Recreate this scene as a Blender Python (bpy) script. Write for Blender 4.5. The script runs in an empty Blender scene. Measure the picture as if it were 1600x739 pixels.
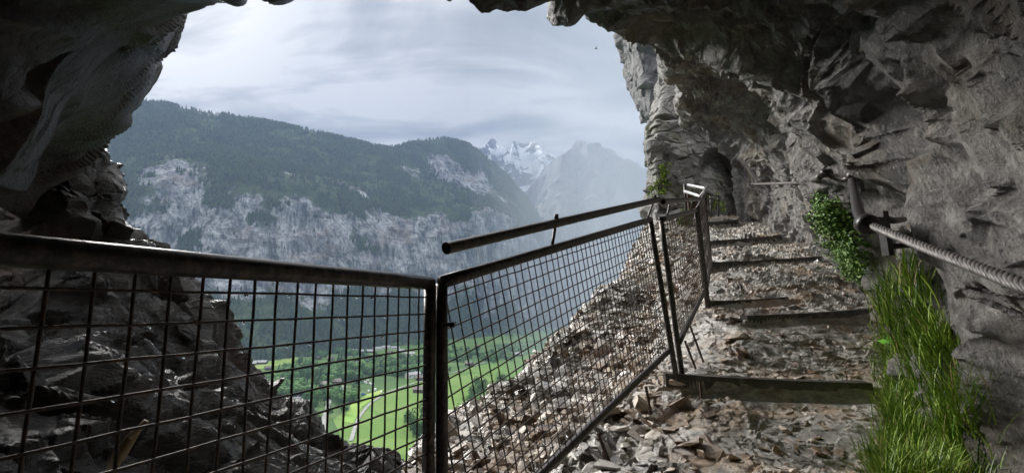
import bpy, bmesh, math, random
import numpy as np
from mathutils import Matrix, Vector

SC = bpy.context.scene
COL = SC.collection
R = math.radians

# ------------------------------------------------------------------ camera
PITCH, ROLL, F = 8.8, 1.0, 715.0
cam_d = bpy.data.cameras.new('camera')
cam = bpy.data.objects.new('camera', cam_d)
COL.objects.link(cam)
cam_d.sensor_width = 36
cam_d.lens = 36 * F / 1600
cam_d.clip_start = 0.05
cam_d.clip_end = 60000
CM = Matrix.Rotation(R(90 + PITCH), 3, 'X') @ Matrix.Rotation(R(-ROLL), 3, 'Z')
cam.matrix_world = CM.to_4x4()
SC.camera = cam
CMn = np.array(CM)

# ------------------------------------------------------------------ light and exposure
SUN_EL, SUN_AZ = 31, -47          # degrees; azimuth from +Y towards +X
SC.view_settings.view_transform = 'Standard'
SC.view_settings.look = 'None'
SC.view_settings.exposure = 1.4
SC.view_settings.gamma = 1
SC.cycles.use_denoising = True
SC.cycles.max_bounces = 8
SC.cycles.diffuse_bounces = 5
SC.cycles.glossy_bounces = 2
SC.cycles.transmission_bounces = 2
SC.cycles.volume_bounces = 1
SC.cycles.transparent_max_bounces = 8
SC.cycles.caustics_reflective = False
SC.cycles.caustics_refractive = False
SC.cycles.sample_clamp_indirect = 4

world = bpy.data.worlds.new('World')
SC.world = world
world.use_nodes = True


def NT(nt):
    nt.nodes.clear()
    def n(t, **k):
        x = nt.nodes.new(t)
        for a, b in k.items():
            if a == 'ins':
                for kk, v in b.items():
                    if isinstance(v, bpy.types.NodeSocket):
                        nt.links.new(v, x.inputs[kk])
                    else:
                        x.inputs[kk].default_value = v
            else:
                setattr(x, a, b)
        return x
    return n, nt.links.new


def ramp(n, fac, stops, interp='LINEAR'):
    r = n('ShaderNodeValToRGB', ins={'Fac': fac})
    r.color_ramp.interpolation = interp
    el = r.color_ramp.elements
    while len(el) < len(stops):
        el.new(0.5)
    for e, (p, c) in zip(el, stops):
        e.position = p
        e.color = (*c, 1) if len(c) == 3 else c
    return r.outputs['Color']


def g3(v):
    return (v, v, v)


def build_world():
    n, link = NT(world.node_tree)
    sky = n('ShaderNodeTexSky', sky_type='NISHITA', sun_disc=False)
    sky.sun_elevation = R(SUN_EL)
    sky.sun_rotation = R(SUN_AZ)
    sky.altitude = 900
    skys = n('ShaderNodeVectorMath', operation='SCALE', ins={0: sky.outputs[0], 'Scale': 0.08})
    tc = n('ShaderNodeTexCoord')
    sep = n('ShaderNodeSeparateXYZ', ins={0: tc.outputs['Generated']})
    # project the directions on a flat cloud deck so that the streaks foreshorten to the horizon
    zc = n('ShaderNodeMath', operation='ADD', ins={0: sep.outputs['Z'], 1: 0.16})
    zc2 = n('ShaderNodeMath', operation='MAXIMUM', ins={0: zc.outputs[0], 1: 0.05})
    px = n('ShaderNodeMath', operation='DIVIDE', ins={0: sep.outputs['X'], 1: zc2.outputs[0]})
    py = n('ShaderNodeMath', operation='DIVIDE', ins={0: sep.outputs['Y'], 1: zc2.outputs[0]})
    pv = n('ShaderNodeCombineXYZ', ins={0: px.outputs[0], 1: py.outputs[0], 2: 0.0})
    mp = n('ShaderNodeMapping', ins={0: pv.outputs[0]})
    mp.inputs['Location'].default_value = (3.1, 1.7, 0)
    mp.inputs['Rotation'].default_value = (0, 0, R(14))
    mp.inputs['Scale'].default_value = (0.7, 1.25, 1)
    n1 = n('ShaderNodeTexNoise', ins={'Vector': mp.outputs[0], 'Scale': 1.5, 'Detail': 8.0, 'Roughness': 0.55, 'Distortion': 1.1})
    mp2 = n('ShaderNodeMapping', ins={0: pv.outputs[0]})
    mp2.inputs['Scale'].default_value = (0.45, 2.0, 1)
    mp2.inputs['Rotation'].default_value = (0, 0, R(-8))
    n2 = n('ShaderNodeTexNoise', ins={'Vector': mp2.outputs[0], 'Scale': 1.4, 'Detail': 6.0, 'Roughness': 0.55, 'Distortion': 1.6})
    mx = n('ShaderNodeMix', data_type='FLOAT', ins={0: 0.3, 2: n1.outputs['Fac'], 3: n2.outputs['Fac']})
    cl = ramp(n, mx.outputs[0], [(0.36, (0.11, 0.123, 0.135)), (0.43, (0.155, 0.166, 0.175)), (0.50, (0.235, 0.240, 0.246)), (0.56, (0.33, 0.332, 0.338))])
    # overcast: the zenith is brighter than the horizon
    br = ramp(n, sep.outputs['Z'], [(0.0, g3(0.95)), (0.30, g3(0.95)), (0.57, g3(1.08)), (0.74, (SKY_TOP, SKY_TOP * .96, SKY_TOP * .90))])
    mul = n('ShaderNodeMix', data_type='RGBA', blend_type='MULTIPLY', ins={0: 1.0, 6: cl, 7: br})
    # the veiled sun lights up the clouds round it, left of the picture
    sdir = (math.sin(R(SUN_AZ)) * math.cos(R(SUN_EL)), math.cos(R(SUN_AZ)) * math.cos(R(SUN_EL)), math.sin(R(SUN_EL)))
    dt = n('ShaderNodeVectorMath', operation='DOT_PRODUCT', ins={0: tc.outputs['Generated'], 1: sdir})
    gl = ramp(n, dt.outputs['Value'], [(0.80, g3(1.0)), (0.945, g3(1.0)), (0.99, (SKY_GLOW, SKY_GLOW * .97, SKY_GLOW * .93))])
    gl.node.color_ramp.elements[1].color = (1 + (SKY_GLOW - 1) * .3,) * 3 + (1,)
    mul = n('ShaderNodeMix', data_type='RGBA', blend_type='MULTIPLY', ins={0: 1.0, 6: mul.outputs[2], 7: gl})
    fin = n('ShaderNodeMix', data_type='RGBA', ins={0: 0.95, 6: skys.outputs[0], 7: mul.outputs[2]})
    bg = n('ShaderNodeBackground', ins={'Color': fin.outputs[2], 'Strength': 1.0})
    out = n('ShaderNodeOutputWorld', ins={0: bg.outputs[0]})


SKY_TOP = 6.0
SKY_GLOW = 1.8
build_world()
sun_d = bpy.data.lights.new('sun', 'SUN')
sun_d.energy = 4.3
sun_d.angle = R(24)
sun_d.color = (1.0, 0.97, 0.92)
sun = bpy.data.objects.new('sun', sun_d)
COL.objects.link(sun)
_sd = Vector((math.sin(R(SUN_AZ)) * math.cos(R(SUN_EL)), math.cos(R(SUN_AZ)) * math.cos(R(SUN_EL)), math.sin(R(SUN_EL))))
sun.rotation_euler = _sd.to_track_quat('Z', 'Y').to_euler()


# ------------------------------------------------------------------ helpers
def at(px, py, y):
    """the point y metres in front of the viewer that the survey of the photo puts at px, py"""
    d = CMn @ np.array([(px - 800) / F, -(py - 369.5) / F, -1.0])
    return d * (y / d[1])


def pix(P):
    q = np.asarray(P) @ CMn          # camera space
    return 800 + F * q[..., 0] / -q[..., 2], 369.5 - F * q[..., 1] / -q[..., 2]


def mesh_np(name, V, Fq, mat=None, parent=None, smooth=False, attr=None):
    """V (n,3), Fq (m,k) with k 3 or 4, or a list of such arrays"""
    me = bpy.data.meshes.new(name)
    if not isinstance(Fq, (list, tuple)):
        Fq = [Fq]
    V = np.asarray(V, dtype=np.float32)
    me.vertices.add(len(V))
    me.vertices.foreach_set('co', V.ravel())
    loops = np.concatenate([f.ravel() for f in Fq]).astype(np.int32)
    sizes = np.concatenate([np.full(len(f), f.shape[1]) for f in Fq]).astype(np.int32)
    starts = np.concatenate([[0], np.cumsum(sizes)[:-1]]).astype(np.int32)
    me.loops.add(len(loops))
    me.loops.foreach_set('vertex_index', loops)
    me.polygons.add(len(sizes))
    me.polygons.foreach_set('loop_start', starts)
    me.polygons.foreach_set('loop_total', sizes)
    me.polygons.foreach_set('use_smooth', np.full(len(sizes), smooth))
    if attr:
        for k, a in attr.items():
            at_ = me.attributes.new(k, 'FLOAT', 'POINT')
            at_.data.foreach_set('value', np.asarray(a, dtype=np.float32).ravel())
    me.update(calc_edges=True)
    if mat:
        me.materials.append(mat)
    o = bpy.data.objects.new(name, me)
    COL.objects.link(o)
    if parent:
        o.parent = parent
    return o


def tag(o, label=None, cat=None, group=None, kind=None):
    if label: o['label'] = label
    if cat: o['category'] = cat
    if group: o['group'] = group
    if kind: o['kind'] = kind
    return o


def empty(name, loc=(0, 0, 0), rz=0.0):
    o = bpy.data.objects.new(name, None)
    COL.objects.link(o)
    o.location = loc
    o.rotation_euler = (0, 0, rz)
    return o


def copy_tree(o, parent=None):
    c = o.copy()
    COL.objects.link(c)
    if parent:
        c.parent = parent
    for ch in o.children:
        copy_tree(ch, c)
    return c


def grid_faces(m, n):
    i = np.arange(m - 1)[:, None] * n + np.arange(n - 1)[None, :]
    i = i.ravel()
    return np.stack([i, i + 1, i + n + 1, i + n], 1)


def catmull(C, counts):
    """C (k, ...) control points along axis 0 -> dense samples, counts per interval"""
    C = np.asarray(C, float)
    k = len(C)
    P = np.concatenate([[2 * C[0] - C[1]], C, [2 * C[-1] - C[-2]]])
    out = []
    for i in range(k - 1):
        p0, p1, p2, p3 = P[i], P[i + 1], P[i + 2], P[i + 3]
        T = np.arange(counts[i]) / counts[i]
        if i == k - 2:
            T = np.append(T, 1.0)
        for t in T:
            a = 0.5 * ((2 * p1) + (-p0 + p2) * t + (2 * p0 - 5 * p1 + 4 * p2 - p3) * t * t + (-p0 + 3 * p1 - 3 * p2 + p3) * t ** 3)
            b = p1 + (p2 - p1) * t          # tame the overshoot
            out.append(0.75 * a + 0.25 * b)
    return np.array(out)


def patch(ctrl, ci, cj):
    A = catmull(np.array(ctrl, float), ci)
    B = catmull(np.swapaxes(A, 0, 1), cj)
    return np.swapaxes(B, 0, 1)


def normals(G):
    du = np.gradient(G, axis=0)
    dv = np.gradient(G, axis=1)
    N = np.cross(du, dv)
    return N / (np.linalg.norm(N, axis=-1, keepdims=True) + 1e-9)


def h3(x, y, z, s):
    x = x.astype(np.int64).astype(np.uint32); y = y.astype(np.int64).astype(np.uint32); z = z.astype(np.int64).astype(np.uint32)
    h = x * np.uint32(374761393) + y * np.uint32(668265263) + z * np.uint32(2147483647 - 5501) + np.uint32((s * 974634) & 0xffffffff)
    h ^= h >> np.uint32(13)
    h *= np.uint32(1274126177)
    h ^= h >> np.uint32(16)
    h *= np.uint32(2246822519)
    h ^= h >> np.uint32(13)
    return (h & np.uint32(0xffffff)).astype(np.float32) / 16777216.0


def vnoise(P, s=0):
    P = np.asarray(P, np.float32)
    i = np.floor(P)
    f = P - i
    f = f * f * (3 - 2 * f)
    r = 0
    for a in (0, 1):
        for b in (0, 1):
            for c in (0, 1):
                w = (f[..., 0] if a else 1 - f[..., 0]) * (f[..., 1] if b else 1 - f[..., 1]) * (f[..., 2] if c else 1 - f[..., 2])
                r = r + w * h3(i[..., 0] + a, i[..., 1] + b, i[..., 2] + c, s)
    return r - 0.5


def fbm(P, o=4, s=0, g=0.5):
    r, a, k = 0, 1.0, 1.0
    for i in range(o):
        r = r + a * vnoise(np.asarray(P) * k, s + i * 17)
        a *= g
        k *= 2.03
    return r


def facet(P, size, s=0, slope=0.9, step=0.5):
    """chiselled blocks: every cell carries its own tilted plane"""
    q = np.asarray(P, np.float32) / np.asarray(size, np.float32)
    c = np.floor(q)
    best = np.full(q.shape[:-1], 1e9, np.float32)
    sec = best.copy()
    val = np.zeros_like(best)
    for a in (-1, 0, 1):
        for b in (-1, 0, 1):
            for d in (-1, 0, 1):
                x, y, z = c[..., 0] + a, c[..., 1] + b, c[..., 2] + d
                jx = x + h3(x, y, z, s); jy = y + h3(x, y, z, s + 1); jz = z + h3(x, y, z, s + 2)
                ex, ey, ez = q[..., 0] - jx, q[..., 1] - jy, q[..., 2] - jz
                D = ex * ex + ey * ey + ez * ez
                v = (h3(x, y, z, s + 3) - 0.5) * step + slope * (ex * (h3(x, y, z, s + 4) - 0.5) + ey * (h3(x, y, z, s + 5) - 0.5) + ez * (h3(x, y, z, s + 6) - 0.5))
                m = D < best
                sec = np.where(m, best, np.minimum(sec, D))
                val = np.where(m, v, val)
                best = np.where(m, D, best)
    e = np.sqrt(sec) - np.sqrt(best)
    # ease the blocks into each other over a thin joint
    return val * np.clip(e / 0.12, 0, 1) - 0.10 * (1 - np.clip(e / 0.10, 0, 1))


def rot(ax, deg):
    return np.array(Matrix.Rotation(R(deg), 3, ax))


# bedding: plates dip along the hill
BED = rot('Z', 35) @ rot('Y', 38) @ rot('X', -12)


def frame(long, nrm):
    l = np.array(long, float); l /= np.linalg.norm(l)
    n_ = np.array(nrm, float); n_ -= l * n_.dot(l); n_ /= np.linalg.norm(n_)
    return np.stack([l, np.cross(n_, l), n_], 1)


def rock_disp(P, big=0.5, mid=0.2, small=0.07, tiny=0.02, s=0, bed=BED, flat=0.45, smooth=0.3, unit=1.0, el=1.0, warp=0.16):
    """displacement height of broken rock, metres; unit scales the block sizes"""
    Q = P @ bed
    u = unit
    W = np.stack([fbm(Q / (0.9 * u), 3, s + 90), fbm(Q / (0.9 * u), 3, s + 91), fbm(Q / (0.9 * u), 3, s + 92)], -1)
    Q = Q + W * warp * u
    sz = lambda k: (k * u * el, k * u, k * u * flat)
    d = big * facet(Q, sz(1.6), s + 1) + mid * facet(Q, sz(0.55), s + 11) + small * facet(Q, sz(0.2), s + 21)
    if tiny:
        d = d + tiny * facet(Q, sz(0.075), s + 31)
    d = d + smooth * 0.4 * fbm(Q / (1.3 * u), 5, s + 41)
    return d


def tube(path, r, seg=8, cap=True, twist=None):
    """V, F of a tube along a polyline; r scalar or per point"""
    P = np.asarray(path, float)
    k = len(P)
    rr = np.broadcast_to(np.asarray(r, float), (k,))
    T = np.gradient(P, axis=0)
    T /= np.linalg.norm(T, axis=1, keepdims=True) + 1e-12
    up = np.array([0, 0, 1.0]) if abs(T[0, 2]) < 0.9 else np.array([1.0, 0, 0])
    V = []
    a = np.cross(T[0], up); a /= np.linalg.norm(a)
    for i in range(k):
        a = a - T[i] * np.dot(a, T[i]); a /= np.linalg.norm(a)
        b = np.cross(T[i], a)
        ang = np.arange(seg) * 2 * math.pi / seg
        V.append(P[i] + rr[i] * (np.cos(ang)[:, None] * a + np.sin(ang)[:, None] * b))
    V = np.concatenate(V)
    i = np.arange(k - 1)[:, None] * seg
    j = np.arange(seg)[None, :]
    j2 = (j + 1) % seg
    Fq = np.stack([i + j, i + j2, i + seg + j2, i + seg + j], -1).reshape(-1, 4)
    if cap:
        V = np.concatenate([V, P[:1], P[-1:]])
        c0, c1 = len(V) - 2, len(V) - 1
        jj = np.arange(seg); jn = (jj + 1) % seg
        # cap fans written as quads with a repeated centre would be bad: use small caps as triangles merged later
        T0 = np.stack([np.full(seg, c0), jn, jj], 1)
        T1 = np.stack([np.full(seg, c1), (k - 1) * seg + jj, (k - 1) * seg + jn], 1)
        return V, [Fq, np.concatenate([T0, T1])]
    return V, [Fq]


class MB:
    def __init__(s):
        s.V, s.Q, s.T, s.n = [], [], [], 0

    def add(s, V, Fl):
        if not isinstance(Fl, (list, tuple)): Fl = [Fl]
        s.V.append(np.asarray(V, float))
        for f in Fl:
            (s.T if f.shape[1] == 3 else s.Q).append(f + s.n)
        s.n += len(V)
        return s

    def tube(s, path, r, seg=8, cap=True):
        V, Fl = tube(path, r, seg, cap)
        return s.add(V, Fl)

    def box(s, c, size, M=None):
        x = np.array([[a, b, d] for a in (-.5, .5) for b in (-.5, .5) for d in (-.5, .5)]) * np.asarray(size)
        if M is not None: x = x @ np.asarray(M).T
        return s.add(x + np.asarray(c), np.array([[0, 1, 3, 2], [4, 6, 7, 5], [0, 4, 5, 1], [2, 3, 7, 6], [0, 2, 6, 4], [1, 5, 7, 3]]))

    def build(s, name, mat, parent=None, smooth=False):
        Fl = []
        if s.Q: Fl.append(np.concatenate(s.Q))
        if s.T: Fl.append(np.concatenate(s.T))
        return mesh_np(name, np.concatenate(s.V), Fl, mat, parent, smooth)


# ------------------------------------------------------------------ materials
def material(name):
    m = bpy.data.materials.new(name)
    m.use_nodes = True
    n, link = NT(m.node_tree)
    return m, n, link


def finish(m, n, col, rough, bump=None, bstr=0.5, bdist=0.02, spec=0.5, metal=0.0, extra=None):
    ins = {'Base Color': col, 'Roughness': rough, 'Metallic': metal, 'Specular IOR Level': spec}
    if bump is not None:
        b = n('ShaderNodeBump', ins={'Height': bump, 'Strength': bstr, 'Distance': bdist})
        ins['Normal'] = b.outputs[0]
    if extra: ins.update(extra)
    p = n('ShaderNodeBsdfPrincipled', ins=ins)
    n('ShaderNodeOutputMaterial', ins={0: p.outputs[0]})
    return m


def rock_mat(name, c_dark, c_mid, c_light, c_vein=None, stain=None, s=1.0, rough=(0.35, 0.7), bstr=0.7, bdist=0.03, moss=0.0, spec=0.5, fr=None):
    m, n, link = material(name)
    tc = n('ShaderNodeTexCoord')
    mp = n('ShaderNodeMapping', ins={0: tc.outputs['Object']})
    mp.inputs['Rotation'].default_value = (R(-12), R(38), R(35))
    mp.inputs['Scale'].default_value = (s, s, s * 2.2)
    if fr is not None:      # streaks along the grain of the rock: components along the frame's axes, stretched
        cs_ = [n('ShaderNodeVectorMath', operation='DOT_PRODUCT', ins={0: tc.outputs['Object'], 1: tuple(float(v) * s * k for v in fr[:, i])}).outputs['Value'] for i, k in ((0, 0.85), (1, 1.1), (2, 1.7))]
        mp = n('ShaderNodeCombineXYZ', ins={0: cs_[0], 1: cs_[1], 2: cs_[2]})
    big = n('ShaderNodeTexNoise', ins={'Vector': mp.outputs[0], 'Scale': 0.9, 'Detail': 9.0, 'Roughness': 0.62, 'Distortion': 0.6})
    fine = n('ShaderNodeTexNoise', ins={'Vector': mp.outputs[0], 'Scale': 7.0, 'Detail': 9.0, 'Roughness': 0.7, 'Distortion': 0.4})
    mx = n('ShaderNodeMix', data_type='FLOAT', ins={0: 0.5, 2: big.outputs['Fac'], 3: fine.outputs['Fac']})
    c = ramp(n, mx.outputs[0], [(0.36, c_dark), (0.5, c_mid), (0.64, c_light)])
    if stain:
        n3 = n('ShaderNodeTexNoise', ins={'Vector': tc.outputs['Object'], 'Scale': 1.3 * s, 'Detail': 6.0, 'Roughness': 0.65})
        f3 = ramp(n, n3.outputs['Fac'], [(0.5, g3(0)), (0.66, g3(0.8))])
        mm = n('ShaderNodeMix', data_type='RGBA', ins={0: f3, 6: c, 7: (*stain, 1)})
        c = mm.outputs[2]
    if c_vein:
        w = n('ShaderNodeTexNoise', ins={'Vector': mp.outputs[0], 'Scale': 1.7, 'Detail': 5.0, 'Roughness': 0.5, 'Distortion': 2.2})
        a = n('ShaderNodeMath', operation='SUBTRACT', ins={0: w.outputs['Fac'], 1: 0.5})
        b = n('ShaderNodeMath', operation='ABSOLUTE', ins={0: a.outputs[0]})
        f4 = ramp(n, b.outputs[0], [(0.0, g3(0.75)), (0.012, g3(0))])
        br = n('ShaderNodeMath', operation='MULTIPLY', ins={0: f4, 1: fine.outputs['Fac']})
        mm = n('ShaderNodeMix', data_type='RGBA', ins={0: br.outputs[0], 6: c, 7: (*c_vein, 1)})
        c = mm.outputs[2]
    if moss > 0:
        geo = n('ShaderNodeNewGeometry')
        sp = n('ShaderNodeSeparateXYZ', ins={0: geo.outputs['Normal']})
        n5 = n('ShaderNodeTexNoise', ins={'Vector': tc.outputs['Object'], 'Scale': 0.55 * s, 'Detail': 7.0, 'Roughness': 0.7})
        f5 = ramp(n, n5.outputs['Fac'], [(0.56, g3(0)), (0.66, g3(moss))])
        mm = n('ShaderNodeMix', data_type='RGBA', ins={0: f5, 6: c, 7: (0.11, 0.12, 0.025, 1)})
        c = mm.outputs[2]
    dp = n('ShaderNodeAttribute', attribute_name='shade_tint')
    shade_col = ramp(n, dp.outputs['Fac'], [(0.0, g3(1.0)), (1.0, (0.20, 0.17, 0.175))])  # painted shade, multiplied into the rock colour where the mesh carries it
    mm = n('ShaderNodeMix', data_type='RGBA', blend_type='MULTIPLY', ins={0: 1.0, 6: c, 7: shade_col})
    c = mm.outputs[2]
    rr = n('ShaderNodeMapRange', ins={0: big.outputs['Fac'], 1: 0.4, 2: 0.62, 3: rough[0], 4: rough[1]})
    # bump: broken plates with crisp edges, then grain
    wn = n('ShaderNodeTexNoise', ins={'Vector': mp.outputs[0], 'Scale': 3.0, 'Detail': 4.0, 'Roughness': 0.6})
    wv_ = n('ShaderNodeVectorMath', operation='MULTIPLY_ADD', ins={0: wn.outputs['Color'], 1: (0.28, 0.28, 0.28), 2: mp.outputs[0]})
    v1 = n('ShaderNodeTexVoronoi', feature='F1', ins={'Vector': wv_.outputs[0], 'Scale': 3.6})
    v2 = n('ShaderNodeTexVoronoi', feature='F1', ins={'Vector': wv_.outputs[0], 'Scale': 11.0})
    v3 = n('ShaderNodeTexVoronoi', feature='F1', ins={'Vector': wv_.outputs[0], 'Scale': 30.0})
    tone = n('ShaderNodeMath', operation='MULTIPLY_ADD', ins={0: v2.outputs['Color'], 1: 0.45, 2: 0.62})
    tone2 = n('ShaderNodeMath', operation='MULTIPLY_ADD', ins={0: v3.outputs['Color'], 1: 0.35, 2: tone.outputs[0]})
    tc3 = n('ShaderNodeCombineXYZ', ins={0: tone2.outputs[0], 1: tone2.outputs[0], 2: tone2.outputs[0]})
    mm = n('ShaderNodeMix', data_type='RGBA', blend_type='MULTIPLY', ins={0: 0.8, 6: c, 7: tc3.outputs[0]})
    c = mm.outputs[2]
    wv = n('ShaderNodeTexNoise', ins={'Vector': mp.outputs[0], 'Scale': 26.0, 'Detail': 8.0, 'Roughness': 0.75})
    hb = n('ShaderNodeMath', operation='MULTIPLY_ADD', ins={0: fine.outputs['Fac'], 1: 0.9, 2: wv.outputs['Fac']})
    hb = n('ShaderNodeMath', operation='MULTIPLY_ADD', ins={0: v1.outputs['Color'], 1: 1.3, 2: hb.outputs[0]})
    hb = n('ShaderNodeMath', operation='MULTIPLY_ADD', ins={0: v3.outputs['Color'], 1: 0.25, 2: hb.outputs[0]})
    hb2 = n('ShaderNodeMath', operation='MULTIPLY_ADD', ins={0: v2.outputs['Color'], 1: 0.6, 2: hb.outputs[0]})
    return finish(m, n, c, rr.outputs[0], hb2.outputs[0], bstr, bdist, spec)


def plain_mat(name, c, rough=0.6, var=0.3, s=20.0, metal=0.0, spec=0.5, bstr=0.3, bdist=0.002, c2=None):
    m, n, link = material(name)
    tc = n('ShaderNodeTexCoord')
    t = n('ShaderNodeTexNoise', ins={'Vector': tc.outputs['Object'], 'Scale': s, 'Detail': 5.0, 'Roughness': 0.65})
    d = tuple(x * (1 - var) for x in c)
    l = c2 or tuple(min(1, x * (1 + var)) for x in c)
    col = ramp(n, t.outputs['Fac'], [(0.35, d), (0.5, c), (0.66, l)])
    return finish(m, n, col, rough, t.outputs['Fac'], bstr, bdist, spec, metal)


M = {}
WB = frame((0.08, -0.45, -0.89), (0.6, -0.75, 0.40))
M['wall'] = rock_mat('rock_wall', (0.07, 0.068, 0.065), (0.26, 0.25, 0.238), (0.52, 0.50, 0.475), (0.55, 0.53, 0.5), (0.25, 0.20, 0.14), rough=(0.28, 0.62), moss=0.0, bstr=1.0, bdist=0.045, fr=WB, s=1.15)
M['dark'] = rock_mat('rock_dark', (0.02, 0.018, 0.018), (0.06, 0.052, 0.052), (0.13, 0.115, 0.115), None, None, rough=(0.25, 0.5), bdist=0.02)
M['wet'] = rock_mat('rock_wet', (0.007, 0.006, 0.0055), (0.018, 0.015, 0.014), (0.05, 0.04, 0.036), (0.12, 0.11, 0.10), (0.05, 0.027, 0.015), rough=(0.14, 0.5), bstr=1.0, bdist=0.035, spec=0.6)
M['path'] = rock_mat('rock_path', (0.08, 0.074, 0.068), (0.29, 0.272, 0.248), (0.58, 0.55, 0.505), (0.55, 0.53, 0.5), (0.30, 0.20, 0.11), rough=(0.08, 0.38), s=2.0, bdist=0.015, spec=0.7)
M['stone'] = rock_mat('stone_grey', (0.07, 0.068, 0.066), (0.18, 0.172, 0.165), (0.34, 0.33, 0.32), None, (0.24, 0.15, 0.075), rough=(0.15, 0.45), s=1.6, bdist=0.008, spec=0.7)
M['nose'] = rock_mat('rock_nose', (0.045, 0.043, 0.04), (0.13, 0.126, 0.118), (0.26, 0.25, 0.235), None, (0.06, 0.065, 0.025), rough=(0.4, 0.7))
M['far'] = rock_mat('rock_far', (0.04, 0.04, 0.042), (0.10, 0.10, 0.105), (0.19, 0.19, 0.19), None, None, s=0.12, rough=(0.6, 0.8), bdist=0.25)


def stone_mat():
    m, n, link = material('loose_stone')
    geo = n('ShaderNodeNewGeometry')
    tc = n('ShaderNodeTexCoord')
    oi = n('ShaderNodeObjectInfo')
    rnd = n('ShaderNodeMath', operation='ADD', ins={0: geo.outputs['Random Per Island'], 1: oi.outputs['Random']})
    fr = n('ShaderNodeMath', operation='FRACT', ins={0: rnd.outputs[0]})
    big = n('ShaderNodeTexNoise', ins={'Vector': geo.outputs['Position'], 'Scale': 1.1, 'Detail': 5.0, 'Roughness': 0.6})
    fine = n('ShaderNodeTexNoise', ins={'Vector': geo.outputs['Position'], 'Scale': 45.0, 'Detail': 6.0, 'Roughness': 0.7})
    c1 = ramp(n, fr.outputs[0], [(0.0, (0.07, 0.067, 0.065)), (0.35, (0.20, 0.193, 0.185)), (0.7, (0.36, 0.345, 0.325)), (0.93, (0.55, 0.53, 0.495))])
    c2 = ramp(n, fr.outputs[0], [(0.0, (0.09, 0.055, 0.035)), (0.4, (0.21, 0.135, 0.08)), (0.75, (0.33, 0.24, 0.155)), (1.0, (0.44, 0.38, 0.30))])
    f = ramp(n, big.outputs['Fac'], [(0.40, g3(0.10)), (0.54, g3(0.9))])
    mm = n('ShaderNodeMix', data_type='RGBA', ins={0: f, 6: c1, 7: c2})
    dk = ramp(n, fine.outputs['Fac'], [(0.3, g3(0.6)), (0.6, g3(1.1))])
    m2 = n('ShaderNodeMix', data_type='RGBA', blend_type='MULTIPLY', ins={0: 1.0, 6: mm.outputs[2], 7: dk})
    rr = n('ShaderNodeMapRange', ins={0: fr.outputs[0], 3: 0.10, 4: 0.42})
    return finish(m, n, m2.outputs[2], rr.outputs[0], fine.outputs['Fac'], 0.8, 0.008, 0.6)

M['stone'] = stone_mat()

# ------------------------------------------------------------------ the gallery hewn in the cliff
def W(*p):
    return np.array(p, float)



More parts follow.
